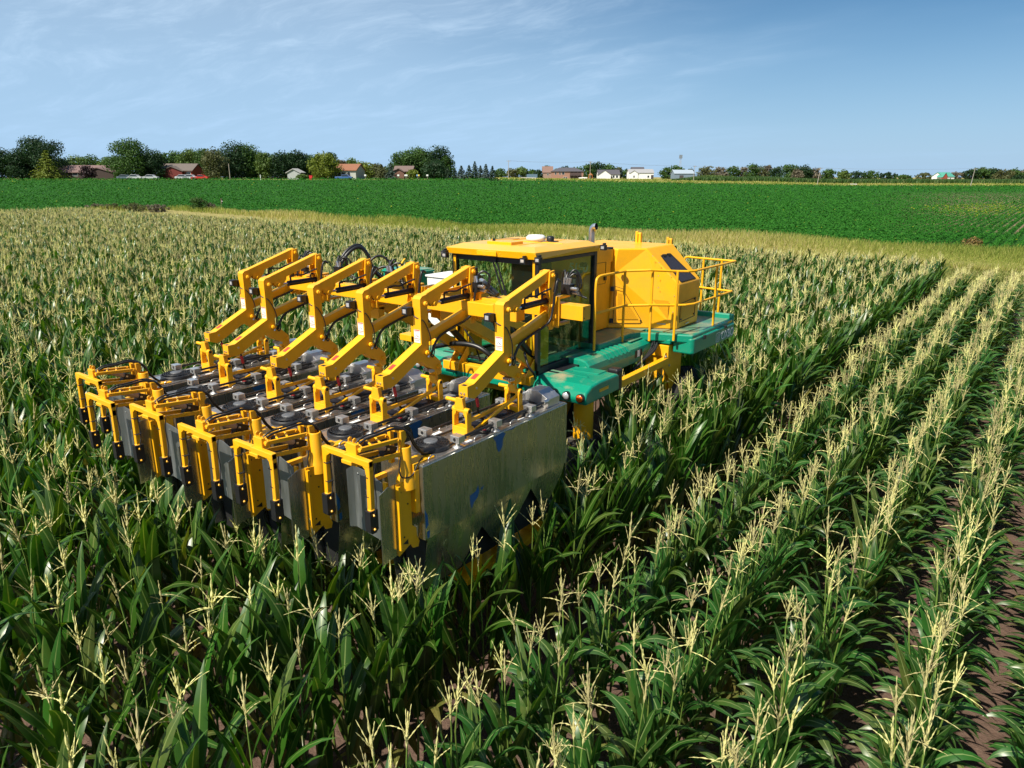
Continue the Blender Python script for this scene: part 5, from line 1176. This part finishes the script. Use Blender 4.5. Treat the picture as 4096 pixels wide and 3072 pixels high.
def tree(u, wpx, topv, d, kind, mat, label, group='trees by the houses on the left', name=None, clear=.02, trunkmat=None, cat='tree'):
    x, y = at(u, d); zb = gz(x, y); zt = CAM_Z - (topv - 177) * d / 771; H = max(1.0, zt - zb); w = wpx * d / FU * 1.22
    tree_seed[0] += 1; sd_ = tree_seed[0]; rg = random.Random(sd_)
    e = empty(name or {'round': 'broadleaf_tree', 'cone': 'spruce_tree'}[kind], (x, y, zb - .05)); tag(e, label, cat, group)
    ls = max(.30, d * .0020) if d > 120 else .14; nq = int(min(14000, 2.6 * (w * H) * 3.0 / (ls * ls)))
    me = crown_mesh(kind, w, H * (1 - clear), sd_, ls, TM[mat], max(500, nq))
    c = bpy.data.objects.new('crown', me); COL.objects.link(c); c.parent = e; c.location = (0, 0, H * clear)
    t = Geo(); r0 = .018 * H + .05
    rod(t, [(0, 0, 0), (.02 * w, 0, H * .25), (-.02 * w, .01 * w, H * .6), (0, 0, H * .9)], [r0, r0 * .8, r0 * .5, r0 * .15], 7)
    if kind == 'round':
        for i in range(7):
            a = i * 2.4 + rg.random(); q = .22 + .08 * i; L = w * .36
            rod(t, [(0, 0, H * q), (L * .5 * math.cos(a), L * .5 * math.sin(a), H * (q + .12)), (L * math.cos(a), L * math.sin(a), H * (q + .2))], [r0 * .45, r0 * .3, r0 * .1], 5)
    tm = t.mesh('trunk', trunkmat or bark); o = bpy.data.objects.new('trunk', tm); COL.objects.link(o); o.parent = e
    return e
G1 = 'trees by the houses on the left'
for a in [
    (2, 24, 148, 230, 'round', 'dark', 'dark tree cut by the left edge of the picture'),
    (21, 24, 153, 229, 'round', 'dark', 'low dark tree between the left edge and the great dark tree'),
    (44, 53, 138.2, 236, 'round', 'dark', 'great spreading dark tree, tallest at the far left'),
    (50, 34, 151, 226, 'cone', 'yellow', 'yellow-green drooping conifer standing in front of the great dark tree'),
    (77, 20, 155.5, 300, 'round', 'light', 'pale green tree behind the brown ranch house, leftmost of three'),
    (94, 20, 155.5, 300, 'round', 'mid', 'mid-green tree behind the brown ranch house, middle of three'),
    (111, 21, 157.5, 290, 'round', 'light', 'pale willowy tree behind the roof end of the brown ranch house'),
    (133, 37, 139.8, 230, 'round', 'mid', 'tall twin-topped green tree between the brown and the red house'),
    (156, 19, 149, 231, 'round', 'dark', 'narrow dark tree at the left end of the red house'),
    (178, 17, 151, 270, 'round', 'mid', 'green tree rising straight behind the red house roof'),
    (191, 19, 149, 262, 'round', 'light', 'light green tree behind the right half of the red house'),
    (205, 19, 148.5, 256, 'round', 'mid', 'mid-green tree just right of the red house'),
    (216, 20, 147, 232, 'round', 'olive', 'greyish willow with a forked pale trunk right of the red house'),
    (236, 29, 142, 240, 'round', 'dark', 'tallest dark tree in the middle of the left grove'),
    (252, 25, 144.8, 243, 'round', 'mid', 'broad green tree right of the tallest tree of the left grove'),
    (266, 15, 151, 238, 'round', 'light', 'small light green tree in the right half of the left grove'),
    (283, 23, 151.5, 240, 'round', 'dark', 'dark tree left of the white garage gable'),
    (300, 20, 150.5, 243, 'round', 'dark', 'dark tree rising behind the white garage'),
    (313, 16, 154, 250, 'round', 'mid', 'green tree behind the bright yellow-green tree, on its left'),
    (333, 13, 151.5, 246, 'round', 'dark', 'dark tree behind the bright yellow-green tree, on its right'),
    (324, 27, 152.5, 230, 'round', 'yellow', 'bright yellow-green round tree left of the orange-roofed house'),
    (342, 9, 158, 280, 'round', 'grey', 'bare greyish tree behind the orange-roofed house'),
    (351, 15, 158, 290, 'round', 'light', 'light green tree over the ridge of the orange-roofed house'),
    (364, 21, 162, 262, 'round', 'yellow', 'yellowish tree at the right end of the orange-roofed house'),
    (379, 16, 164, 300, 'round', 'olive', 'olive tree far behind the two small conifers'),
    (403, 25, 152, 246, 'round', 'mid', 'left part of the big rounded clump, a mid-green tree'),
    (418, 31, 147.3, 248, 'round', 'mid', 'middle tree of the big rounded clump, its highest crown'),
    (437, 27, 147.2, 246, 'round', 'dark', 'right tree of the big rounded clump'),
    (447, 13, 155, 244, 'round', 'mid', 'thin open tree at the right rim of the big rounded clump'),
    (434, 23, 161, 228, 'round', 'dark', 'round dark maple in front of the big rounded clump'),
    (404, 14, 166, 240, 'round', 'mid', 'low green tree over the left end of the small brown house'),
]: tree(*a, G1)
for i, (u, w, v, mt) in enumerate(((12, 22, 156, 'dark'), (30, 20, 157, 'dark'), (62, 20, 158, 'mid'), (120, 20, 156, 'mid'), (146, 18, 154, 'dark'), (166, 18, 154, 'mid'), (184, 18, 154, 'mid'), (198, 20, 152, 'mid'), (210, 20, 153, 'dark'), (225, 20, 150, 'mid'), (244, 22, 148, 'dark'), (258, 20, 152, 'mid'), (274, 18, 154, 'mid'), (292, 18, 154, 'mid'), (306, 18, 155, 'dark'), (318, 18, 157, 'mid'), (330, 14, 158, 'dark'), (358, 18, 163, 'mid'), (372, 16, 166, 'olive'), (388, 16, 167, 'olive'), (411, 22, 155, 'dark'), (427, 24, 153, 'mid'), (443, 18, 158, 'dark'))):
    tree(u, w, v, 262 + 3 * (i % 5), 'round', mt, '%s background tree filling the second rank behind the houses, %s from the left' % ({'mid': 'green', 'dark': 'dark', 'olive': 'olive'}[mt], (ORD + ['sixteenth', 'seventeenth', 'eighteenth', 'nineteenth', 'twentieth', 'twenty-first', 'twenty-second', 'twenty-third'])[i]), 'second rank of trees behind the houses')
tree(88, 12, 165, 224, 'round', 'purple', 'dark purple-leaved small tree before the brown ranch house', G1)
tree(302, 10, 174, 224, 'round', 'light', 'low light green bush right of the white garage', 'garden bushes', 'bush', cat='bush', clear=.02)
tree(412, 10, 169.3, 226, 'round', 'yellow', 'little yellow-green tree at the right end of the small brown house', G1)
G2 = 'row of spruces'
for i, (u, w, v, mt, lb) in enumerate([(381.5, 11, 164.3, 'olive', 'olive-brown spruce left of the blue spruce'), (391, 12, 163.8, 'blue', 'pale blue spruce left of the small brown house'),
    (448, 8, 167, 'spruce', 'short dark spruce beside the round maple'), (455, 8.5, 168.3, 'spruce', 'shortest spruce at the left of the spruce row'), (461.5, 11, 166, 'blue', 'broad blue-green spruce, third in the spruce row'), (469, 9.5, 165.3, 'spruce', 'dark spruce next to the tallest spruce, on its left'),
    (475, 9, 162, 'spruce', 'tallest spruce of the row, with a pointed top'), (480.5, 8.5, 166, 'blue', 'blue-green spruce next to the tallest spruce, on its right'), (486, 10, 164.3, 'blue', 'broad blue spruce, second from the right of the spruce row'), (492.5, 9, 166, 'spruce', 'dark spruce at the right end of the spruce row')]):
    tree(u, w * 1.45, v, 227, 'cone', mt, lb, G2, clear=.01)
G3 = 'trees of the far treeline'
FAR = [(501, 14, 168.5, 560, 'mid'), (512, 14, 168, 560, 'olive'), (522, 14, 167.3, 560, 'light'), (532, 11, 169.5, 560, 'mid'), (538.5, 7, 169.5, 520, 'dark'), (547, 8, 165, 620, 'mid'), (556, 10, 169.5, 640, 'mid'), (565, 12, 166, 640, 'dark'), (576, 12, 167.5, 660, 'mid'),
       (587, 15, 164, 640, 'mid'), (597, 16, 162.3, 640, 'dark'), (608, 15, 164.5, 640, 'mid'), (617, 12, 167, 640, 'olive'), (626, 11, 169.5, 640, 'mid'), (666, 11, 167, 620, 'mid'), (676, 14, 165.5, 620, 'mid'), (690, 7, 168, 680, 'dark'), (706, 16, 166.3, 680, 'olive'), (720, 14, 167, 690, 'grey'), (733, 13, 166, 690, 'mid'), (743, 9, 167, 690, 'grey'), (752, 14, 163.8, 680, 'mid'), (762, 11, 166, 690, 'olive'), (767.5, 7, 164, 690, 'grey'),
       (777, 14, 167, 670, 'dark'), (789, 17, 165, 700, 'mid'), (797, 10, 169.5, 650, 'grey'), (804, 15, 165, 690, 'dark'), (815, 12, 167.8, 690, 'grey'), (828, 14, 169, 690, 'mid'), (843, 12, 169.3, 680, 'light'), (857, 15, 171.2, 700, 'dark'), (870, 15, 170.8, 700, 'mid'), (888, 20, 172.2, 720, 'dark'), (904, 15, 174.5, 700, 'mid'), (924, 17, 172.6, 720, 'olive'),
       (941, 16, 173.6, 720, 'grey'), (955, 17, 172.2, 720, 'grey'), (970, 17, 169, 720, 'dark'), (981, 17, 167.2, 720, 'mid'), (992, 17, 168.2, 720, 'dark'), (1004, 19, 169.8, 700, 'olive'), (1015, 17, 168.6, 720, 'mid'), (1022, 12, 170, 720, 'grey'), (1019, 13, 175, 640, 'dark'), (1036, 18, 170, 720, 'mid')]
places = {501: 'right behind the left-hand utility pole', 512: 'just right of the left-hand utility pole', 522: 'over the field end left of the small trailer', 532: 'behind the small blue trailer', 538.5: 'small and pointed, beside the blue trailer', 547: 'lone and tall, left of the brick house', 556: 'behind the left roof corner of the brick house', 565: 'behind the roof ridge of the brick house', 576: 'behind the right roof end of the brick house',
          587: 'between the brick house and the white gabled house', 597: 'highest, over the white gabled house', 608: 'behind the dark roof of the white gabled house', 617: 'behind the right end of the white gabled house', 626: 'low, left of the white flat-fronted house', 666: 'left of the metal barn', 676: 'rising over the metal barn roof', 690: 'small, right of the metal barn', 706: 'over the green hump left of the far maize strip'}
adj = {'mid': 'green', 'dark': 'dark green', 'olive': 'olive', 'grey': 'grey-brown half-bare', 'light': 'pale green'}
FARS = sorted(FAR); right = [t for t in FARS if t[0] > 710]
for t in FARS:
    u = t[0]
    if u in places: lb = 'far %s tree %s' % (adj[t[4]], places[u])
    else:
        i = right.index(t); n = len(right)
        side = '%s from the left' % ORD[i] if i < 14 else ('%s from the right' % ORD[n - 1 - i] if n - 1 - i < 14 else 'at the middle')
        lb = 'far %s tree %s in the line behind the maize strip' % (adj[t[4]], side)
    tree(u, t[1], t[2], t[3], 'round', t[4], lb, G3, clear=.02)

# ------------------------------------------------------------------ houses, sheds
HM = {}
def hm(nm, c, r=.8, var=.12): 
    if nm not in HM: HM[nm] = plain(nm, c, r, var=var, scale=1.5)
    return HM[nm]
glassd = plain('dark_window', (0.03, 0.04, 0.05), 0.15)
def house(name, u, d, wpx, depth, wh, rh, wall, roofm, label, cat='house', rot=0.0, hip=False, gable=None, wins=(), door=None, chimney=False, over=.4):
    x, y = at(u, d); z = gz(x, y); w = wpx * d / FU
    e = empty(name, (x, y, z), YAW + rot); tag(e, label, cat, 'houses beyond the fields')
    b = MB(); b.box(-w / 2, w / 2, -depth / 2, depth / 2, -.3, wh)
    if not hip: b.prism([(-depth / 2, wh), (depth / 2, wh), (0, wh + rh)], 'x', -w / 2, w / 2)
    b.build('wall', wall, e)
    r_ = MB()
    W, D = w / 2 + over, depth / 2 + over; zz = wh - over * rh / (depth / 2) * .6
    if hip:
        i = min(W, D) * .85
        r_.add([(-W, -D, wh), (W, -D, wh), (W, D, wh), (-W, D, wh), (-W + i, 0, wh + rh), (W - i, 0, wh + rh), (-W, -D, wh - .2), (W, -D, wh - .2), (W, D, wh - .2), (-W, D, wh - .2)],
               [(0, 1, 5, 4), (1, 2, 5), (2, 3, 4, 5), (3, 0, 4), (6, 7, 1, 0), (7, 8, 2, 1), (8, 9, 3, 2), (9, 6, 0, 3), (9, 8, 7, 6)])
    else:
        r_.prism([(-D, zz), (0, wh + rh + .02), (D, zz), (D, zz + .22), (0, wh + rh + .26), (-D, zz + .22)], 'x', -W, W)
    ro = r_.build('roof', roofm, e)
    if chimney: c = MB(); c.box(w * .1, w * .1 + .6, -.3, .3, wh, wh + rh + .8); c.build('chimney', hm('brick', (.25, .12, .08)), ro)
    if gable:                                  # a cross gable facing the field: (x centre, width, height above eaves, wall material)
        gx, gw, gh, gm, gd = gable
        g = MB(); g.box(gx - gw / 2, gx + gw / 2, -depth / 2 - gd, -depth / 2 + .1, -.3, wh - .1); g.prism([(gx - gw / 2, wh - .1), (gx + gw / 2, wh - .1), (gx, wh + gh)], 'y', -depth / 2 - gd, -depth / 2 + depth * .45); g.build('front_wing', gm, e)
        g = MB(); s_ = (gh + .1) / (gw / 2); o_ = .35
        g.prism([(gx - gw / 2 - o_, wh - .1 - o_ * s_), (gx, wh + gh), (gx + gw / 2 + o_, wh - .1 - o_ * s_), (gx + gw / 2 + o_, wh + .1 - o_ * s_), (gx, wh + gh + .22), (gx - gw / 2 - o_, wh + .1 - o_ * s_)], 'y', -depth / 2 - gd - .35, -depth / 2 + depth * .45); g.build('wing_roof', roofm, e)
    for (wx, wz, ww, hh) in wins:
        q = MB(); yy = -depth / 2 - (gable[4] if gable and abs(wx - gable[0]) < gable[1] / 2 else 0)
        q.box(wx - ww / 2 - .1, wx + ww / 2 + .1, yy - .06, yy + .02, wz - .1, wz + hh + .1); f_ = q.build('window', hm('white_trim', (.7, .7, .68)), e)
        q = MB(); q.box(wx - ww / 2, wx + ww / 2, yy - .08, yy - .055, wz, wz + hh); q.build('pane', glassd, f_)
    if door:
        q = MB(); yy = -depth / 2 - (gable[4] if gable and abs(door[0] - gable[0]) < gable[1] / 2 else 0)
        q.box(door[0] - door[1] / 2, door[0] + door[1] / 2, yy - .07, yy + .02, 0, door[2]); q.build('door', hm('door_dark', (.06, .05, .05)), e)
    return e
brown = hm('brown_siding', (.045, .028, .024)); mauve = hm('mauve_shingles', (.17, .105, .098)); red = hm('red_siding', (.34, .055, .035)); dgrey = hm('grey_brown_shingles', (.13, .105, .09)); white = hm('white_siding', (.78, .78, .76), var=.04)
house('brown_house', 84, 238, 80, 9, 2.0, 2.0, brown, mauve, 'long low dark brown ranch house with a mauve roof at far left', gable=(8.5, 10, 1.3, brown, 2.5), wins=((-6, 1, 1.5, 1.1), (0, 1, 1.5, 1.1)), door=(4.5, 1, 2.1))
house('red_house', 182, 237, 33, 9, 2.5, 2.0, red, dgrey, 'low red house with a grey-brown roof and dark red gable', gable=(-.5, 6.5, 1.2, hm('dark_red_siding', (.14, .02, .016)), 1.2), wins=((-3.9, 1, 1.0, 1.1), (4.3, 1, 1.0, 1.1)), door=(3.5, .9, 2.0))
house('white_garage', 296, 234, 6, 5, 1.9, 1.1, hm('pale_siding', (.30, .32, .32)), hm('grey_shingles', (.3, .3, .3)), 'small pale garage gable under the dark trees of the left grove', rot=1.2, door=(0, 1.6, 2))
house('orange_roof_house', 349, 237, 24, 9, 2.6, 1.8, hm('cream_siding', (.42, .43, .40)), hm('orange_shingles', (.25, .105, .055)), 'white bungalow under an orange-brown roof with a blue pickup beside', rot=-.12, wins=((-1.5, 1, .9, 1.1), (1.6, 1, .9, 1.1)), door=(-.2, .9, 2))
house('small_brown_house', 405, 236, 17, 8, 2.3, 1.5, hm('brick_dark', (.17, .085, .06)), hm('brown_shingles', (.16, .11, .095)), 'small dark brick house with a brown roof beneath the big tree clump', gable=(-1.3, 3.4, .8, hm('brick_dark', (.17, .085, .06)), .8), wins=((2, 1, .8, 1),))
brick = hm('tan_brick', (.33, .18, .13)); slate = hm('slate_shingles', (.075, .072, .085))
bh = house('brick_house', 567, 525, 31, 13, 5.2, 2.6, brick, slate, 'two-storey tan brick house with a dark hip roof and a balcony', hip=True, over=.6, wins=((-8.5, 3.0, 1.0, 1.6), (-5.5, 3.0, 1.0, 1.6), (-3.2, 3.0, 1.6, 1.8), (-2.4, .4, 1.0, 1.0), (-1.0, .4, 1.0, 1.0)))
q = MB(); q.box(1.5, 9.5, -8.2, -6.5, 2.2, 2.45)
for xx in (1.6, 4.2, 6.8, 9.4): q.box(xx - .1, xx + .1, -8.2, -8.0, 0, 5.2)
for zz in (2.7, 2.95, 3.2): q.box(1.5, 9.5, -8.2, -8.14, zz, zz + .06)
q.build('balcony', hm('dark_timber', (.06, .045, .04)), bh)
q = MB(); q.box(1.5, 9.5, -6.56, -6.50, .3, 4.9); q.build('painted_porch_shade', hm('brick_painted_shade', (.09, .06, .055)), bh)  # thin panel: the porch shade is put into a darker brick colour
house('brown_roof_house', 547.5, 560, 10, 9, 4.5, 4.2, hm('brick_pink', (.3, .2, .16)), hm('rust_shingles', (.20, .12, .095)), 'house with a steep rust-brown roof behind the brick house', wins=((0, 2.4, 1, 1.2),))
house('white_gabled_house', 608, 522, 21, 10, 3.2, 3.0, white, slate, 'white gabled house with dark roof right of the brick house', gable=(-3.2, 8.5, 2.8, white, 2.0), wins=((3.2, 1, 1.4, 1.5), (5.6, 1, 1.4, 1.5)), door=(1.6, 1, 2.1))
house('white_flat_house', 640, 530, 24, 12, 4.4, 2.4, white, hm('grey_roofing', (.30, .30, .31)), 'long white house under construction with a grey roof', gable=(-5.4, 5.5, 1.6, white, .5), hip=False, wins=((-5.4, 1.2, .9, 1.4), (4.8, 1.2, 1.2, 1.4)), door=(7.6, 1.8, 3))
house('dark_gable_house', 637, 545, 12, 8, 5.4, 3.0, white, slate, 'dark peaked roof rising behind the long white house', wins=((0, 3, 1, 1.4),))
house('metal_barn', 682, 560, 19, 14, 4.2, 2.6, hm('blue_grey_siding', (.16, .22, .28)), hm('metal_roof', (.34, .40, .46), .45), 'blue-grey metal barn with a pale ribbed roof by the tan rise', cat='barn', door=(-2, 3, 3))
house('green_roof_house', 943, 640, 14, 12, 3.2, 3.4, hm('white_siding', (.78, .78, .76)), hm('teal_roofing', (.06, .27, .21)), 'farmhouse with a teal metal roof and red gables among far trees', rot=.25, gable=(-4.6, 5.0, 3.2, hm('barn_red', (.33, .07, .045)), 1.0), wins=((2, 1, 1, 1.2),))
x, y = at(532, 500); tr = empty('cargo_trailer', (x, y, gz(x, y)), YAW); tag(tr, 'small blue-grey box trailer near the end of the spruces', 'trailer')
q = MB(); q.box(-3.6, 3.6, -1.2, 1.2, .6, 2.9); q.build('body', hm('trailer_blue', (.10, .17, .24)), tr)
for sx_ in (-.6, .6):
    q = MB(); q.cyl((sx_, -1.25, .4), (sx_, 1.25, .4), .4, 12); q.build('wheel', M['rubber'], tr)
x, y = at(590.5, 512); pg = empty('play_set', (x, y, gz(x, y)), YAW); tag(pg, 'orange wooden play set beside the white gabled house', 'play set')
q = MB(); q.prism([(-1.6, 2.6), (1.6, 2.6), (0, 4.2)], 'y', -1.2, 1.2); q.build('roof', hm('orange_wood', (.42, .16, .05)), pg)
q = MB()
for xx in (-1.3, 1.3):
    for yy in (-1, 1): q.box(xx - .1, xx + .1, yy - .1, yy + .1, 0, 2.7)
q.box(-1.4, 1.4, -1.1, 1.1, 1.2, 1.35); q.beam((-1.4, 0, 1.2), (-3.2, 0, .1), .5, .08); q.build('frame', hm('orange_wood', (.42, .16, .05)), pg)
x, y = at(583, 514); bt = empty('covered_boat', (x, y, gz(x, y)), YAW); tag(bt, 'low white covered boat left of the orange play set', 'boat')
q = MB(); q.prism([(-3.2, .9), (-2.6, .35), (2.8, .35), (3.0, 1.25), (0, 1.35), (-2.6, 1.1)], 'y', -.9, .9); q.build('hull', white, bt, .1); q = MB(); q.box(-2, 2, -.7, .7, .05, .35); q.build('trailer', M['rubber'], bt)

# ------------------------------------------------------------------ vehicles, posts and poles
def car(u, d, mat, label, pick=False, rot=0.0):
    x, y = at(u, d); e = empty('pickup_truck' if pick else 'parked_car', (x, y, gz(x, y)), YAW + rot); tag(e, label, 'truck' if pick else 'car', 'vehicles parked at the houses')
    L = 2.6 if pick else 2.2; q = MB()
    prof = [(-L, .35), (L, .35), (L, .85), (L - .9, .98), (L - 1.5, 1.5), (L - 3.0, 1.55), (-L + (2.0 if pick else .5), .98), (-L, .92)]
    q.prism(prof, 'y', -.85, .85); q.build('body', mat, e, .08)
    q = MB(); q.prism([(L - 1.02, 1.0), (L - 1.5, 1.46), (L - 2.95, 1.5), (-L + (2.1 if pick else .65), 1.0)], 'y', -.87, .87); q.build('window', glassd, e)
    for xx in (-L + .9, L - .9):
        for s_ in (-1, 1):
            q = MB(); q.cyl((xx, s_ * .7, .34), (xx, s_ * .9, .34), .34, 14); q.build('wheel', M['rubber'], e)
    return e
car(125, 222, hm('car_slate', (.10, .13, .16), .3), 'dark slate car parked by the mauve roof end of the brown house'); car(135, 222, hm('car_grey', (.45, .46, .47), .3), 'grey car in front of the twin-topped tree')
car(151, 222, hm('car_white', (.45, .46, .48), .3), 'white van-like car at the left end of the red house'); car(183, 222, hm('car_white', (.45, .46, .48), .3), 'white car in front of the red house, left one of two'); car(190.5, 222, hm('car_silver', (.5, .52, .55), .3), 'silver car in front of the red house, right one of two')
car(200, 222, hm('car_red', (.5, .03, .02), .3), 'bright red pickup right of the red house', True); car(344, 223, hm('car_blue', (.05, .12, .30), .3), 'blue pickup at the orange-roofed house', True)
def small(name, u, d, label, cat, fn, group=None):
    x, y = at(u, d); e = empty(name, (x, y, gz(x, y)), YAW); tag(e, label, cat, group); fn(e); return e
def mailbox(cm):
    def f(e):
        q = MB(); q.box(-.08, .08, -.08, .08, 0, 1.0); q.build('post', hm('post_wood', (.3, .24, .18)), e); q = MB(); q.box(-.3, .3, -.35, .35, 1.0, 1.5); q.build('box', cm, e, .08)
    return f
wm = hm('mail_white', (.75, .75, .72)); om = hm('mail_orange', (.6, .22, .05)); ym = hm('mail_yellow', (.65, .5, .08)); bm_ = hm('mail_blue', (.15, .3, .5))
for u, m_, lb in ((398.5, wm, 'white mailbox in front of the small brown house'), (405.6, wm, 'left one of the paired white mailboxes by the small brown house'), (406.8, wm, 'right one of the paired white mailboxes by the small brown house'), (417.5, bm_, 'bluish mailbox in front of the big rounded clump'), (418.8, ym, 'yellow mailbox in front of the big rounded clump'), (427.5, wm, 'white mailbox on an orange post before the dark maple'), (365.5, wm, 'pale mailbox right of the orange-roofed house')):
    small('mailbox', u, 224, lb, 'mailbox', mailbox(m_), 'roadside mailboxes')
def bin_(e):
    q = MB(); q.prism([(-.38, 0), (.38, 0), (.5, 1.2), (-.5, 1.2)], 'y', -.4, .4); q.build('body', hm('bin_red', (.6, .03, .03), .4), e); q = MB(); q.box(-.52, .52, -.45, .45, 1.2, 1.3); q.build('lid', hm('bin_red', (.6, .03, .03), .4), e)
small('rubbish_bin', 311, 224, 'red bin left of the bright yellow-green tree', 'bin', bin_)
def post(col, h):
    def f(e):
        q = MB(); q.cyl((0, 0, 0), (0, 0, h), .13, 8, .11); q.build('post', col, e); q = MB(); q.cyl((0, 0, h), (0, 0, h + .06), .13, 8, .09); q.build('cap', col, e)
    return f
small('marker_post', 260.5, 223, 'short white marker post under the left grove', 'post', post(white, 1.4)); small('broken_trunk', 230, 223, 'pale bare trunk standing in front of the left grove', 'tree stump', post(pale_bark, 4.6))
def fpost(e):
    q = MB(); q.cyl((0, 0, 0), (.04, 0, 1.35), .12, 10, .10); q.build('post', hm('weathered_wood', (.14, .095, .06)), e); q = MB(); q.tube([(.05, -.13, 1.0), (.3, -.14, .98)], .012, 5); q.build('wire_stub', M['steel'], e)
small('fence_post', 218.7, 108, 'weathered wooden corner post in the dry grass at left', 'post', fpost)
polem = hm('pole_wood', (.34, .30, .26)); tops = []
for u, d, h, ln, lb in ((508.5, 430, 10.2, 0, 'utility pole at the right end of the spruce row'), (590, 440, 10.6, 0, 'utility pole by the white gabled house'), (693.6, 450, 9.2, .3, 'utility pole right of the metal barn'), (818, 405, 9.4, .9, 'leaning utility pole standing before the middle of the maize strip'), (972, 385, 9.2, .9, 'leaning utility pole in front of the teal-roofed farmhouse')):
    x, y = at(u, d); z = gz(x, y); e = empty('utility_pole', (x, y, z), YAW); tag(e, lb, 'utility pole', 'utility poles along the far road')
    q = MB(); q.cyl((0, 0, 0), (ln, 0, h), .19, 10, .12); q.build('pole', polem, e); q = MB(); q.box(ln - 1.1, ln + 1.1, -.08, .08, h - .7, h - .5); q.build('crossarm', polem, e)
    for xx in (-1, 0, 1): q = MB(); q.cyl((ln + xx, 0, h - .5), (ln + xx, 0, h - .25), .06, 8); q.build('insulator', M['steel'], e)
    tops.append((Vector((x, y, z + h - .3)) + Vector((RGT[0], RGT[1], 0)) * ln))
tops.append(Vector((*at(1180, 360), 9.3)))
q = MB()
for a, b in zip(tops[:-1], tops[1:]):
    for s_ in (-1, 1):
        off = Vector((RGT[0], RGT[1], 0)) * 1.0 * s_; pts = [a.lerp(b, t) + off * .6 + Vector((0, 0, -1.3 * 4 * t * (1 - t) * .5)) for t in [i / 14 for i in range(15)]]
        q.tube(pts, .030, 4)
tag(q.build('power_line', plain('wire', (.18, .18, .18), .5)), 'pair of thin power lines strung between the far utility poles', 'power line')
def tower(e):
    q = MB()
    for s_ in (-1, 1): q.beam((s_ * 1.2, 0, 0), (s_ * .3, 0, 19), .16, .16)
    for k in range(10): q.beam((-1.2 + .09 * k, 0, 1.9 * k), (1.1 - .09 * k, 0, 1.9 * (k + 1)), .1, .1)
    q.build('lattice', polem, e); q = MB(); q.box(-1.3, 1.3, -.6, .6, 17, 20); q.build('antenna_panels', M['steel'], e)
small('lattice_mast', 679.5, 640, 'thin lattice mast over the tree behind the metal barn', 'mast', tower)

# ------------------------------------------------------------------ brush at the field corner and far crops
def brush(u, w, topv, d, mat, label, h=None):
    return tree(u, w, topv, d, 'round', mat, label, 'wild bushes along the field edge', 'wild_bush', .0, cat='bush')
brush(110, 20, 203.5, 101, 'olive', 'long olive weed clump at the left corn edge, left part'); brush(130, 22, 203, 100, 'olive', 'long olive weed clump at the left corn edge, middle part'); brush(152, 22, 204.2, 99, 'grey', 'dry brown end of the olive weed clump at the left corn edge')
brush(90, 18, 204.5, 102, 'grey', 'dry brown clump at the left end of the weed strip'); brush(196, 17, 197.5, 102, 'mid', 'round green bush left of the wooden corner post'); brush(207, 12, 202.5, 103, 'grey', 'dry bush between the round green bush and the post')
brush(984, 15, 247.0, 49, 'rust', 'low rusty-brown bush at right where the corn ends')
n = 26000; u = nrng.uniform(672, 1100, n); d = nrng.uniform(455, 476, n); k = (u - 512) / FU; x = d * (FWD[0] + RGT[0] * k); y = d * (FWD[1] + RGT[1] * k); zz = ground_z(x, y)
blades('far_maize', np.stack([x, y, zz], 1), nrng.uniform(1.9, 2.75, n) * np.clip((u - 660) / 40, .4, 1), np.full(n, .75), .25, hue_mat('far_maize_leaf', [(0.0, (0.022, 0.066, 0.012)), (0.6, (0.046, 0.112, 0.022)), (1.0, (0.13, 0.17, 0.06))]), 'strip of tall maize beyond the tan grass at right', 'maize')
n = 4000; u = nrng.normal(712, 22, n); d = nrng.uniform(480, 530, n); k = (u - 512) / FU; x = d * (FWD[0] + RGT[0] * k); y = d * (FWD[1] + RGT[1] * k)
blades('hump_grass', np.stack([x, y, ground_z(x, y)], 1), nrng.uniform(1.5, 3.6, n) * np.exp(-((u - 712) / 30) ** 2), np.full(n, 1.1), .4, hue_mat('hump_leaf', [(0.0, (0.05, 0.10, 0.018)), (1.0, (0.12, 0.17, 0.04))]), 'grassy green hump left of the far maize strip', 'grass')
n = 22000; u = nrng.uniform(490, 1100, n); de = d_edge(u); d = de + nrng.uniform(.02, 1, n) * (np.where(u > 680, 455, 520) - de); k = (u - 512) / FU; x = d * (FWD[0] + RGT[0] * k); y = d * (FWD[1] + RGT[1] * k)
blades('roadside_grass', np.stack([x, y, ground_z(x, y)], 1), nrng.uniform(.25, .8, n), np.full(n, .55), .5, M['tangrass'], 'tan dry roadside grass between the soybean field and the far houses', 'grass')
for u0, u1, d0, d1 in ((521, 536, 360, 372), (851, 858, 415, 421)):
    P4 = [at(u0, d0), at(u1, d0), at(u1, d1), at(u0, d1)]
    q = MB(); q.add([(a[0], a[1], gz(*a) + .06) for a in P4] + [(a[0], a[1], gz(*a) + .9) for a in P4], [(0, 1, 5, 4), (1, 2, 6, 5), (2, 3, 7, 6), (3, 0, 4, 7), (4, 5, 6, 7)])
    tag(q.build('gravel_drive', hm('pale_gravel', (.5, .48, .44))), kind='structure')
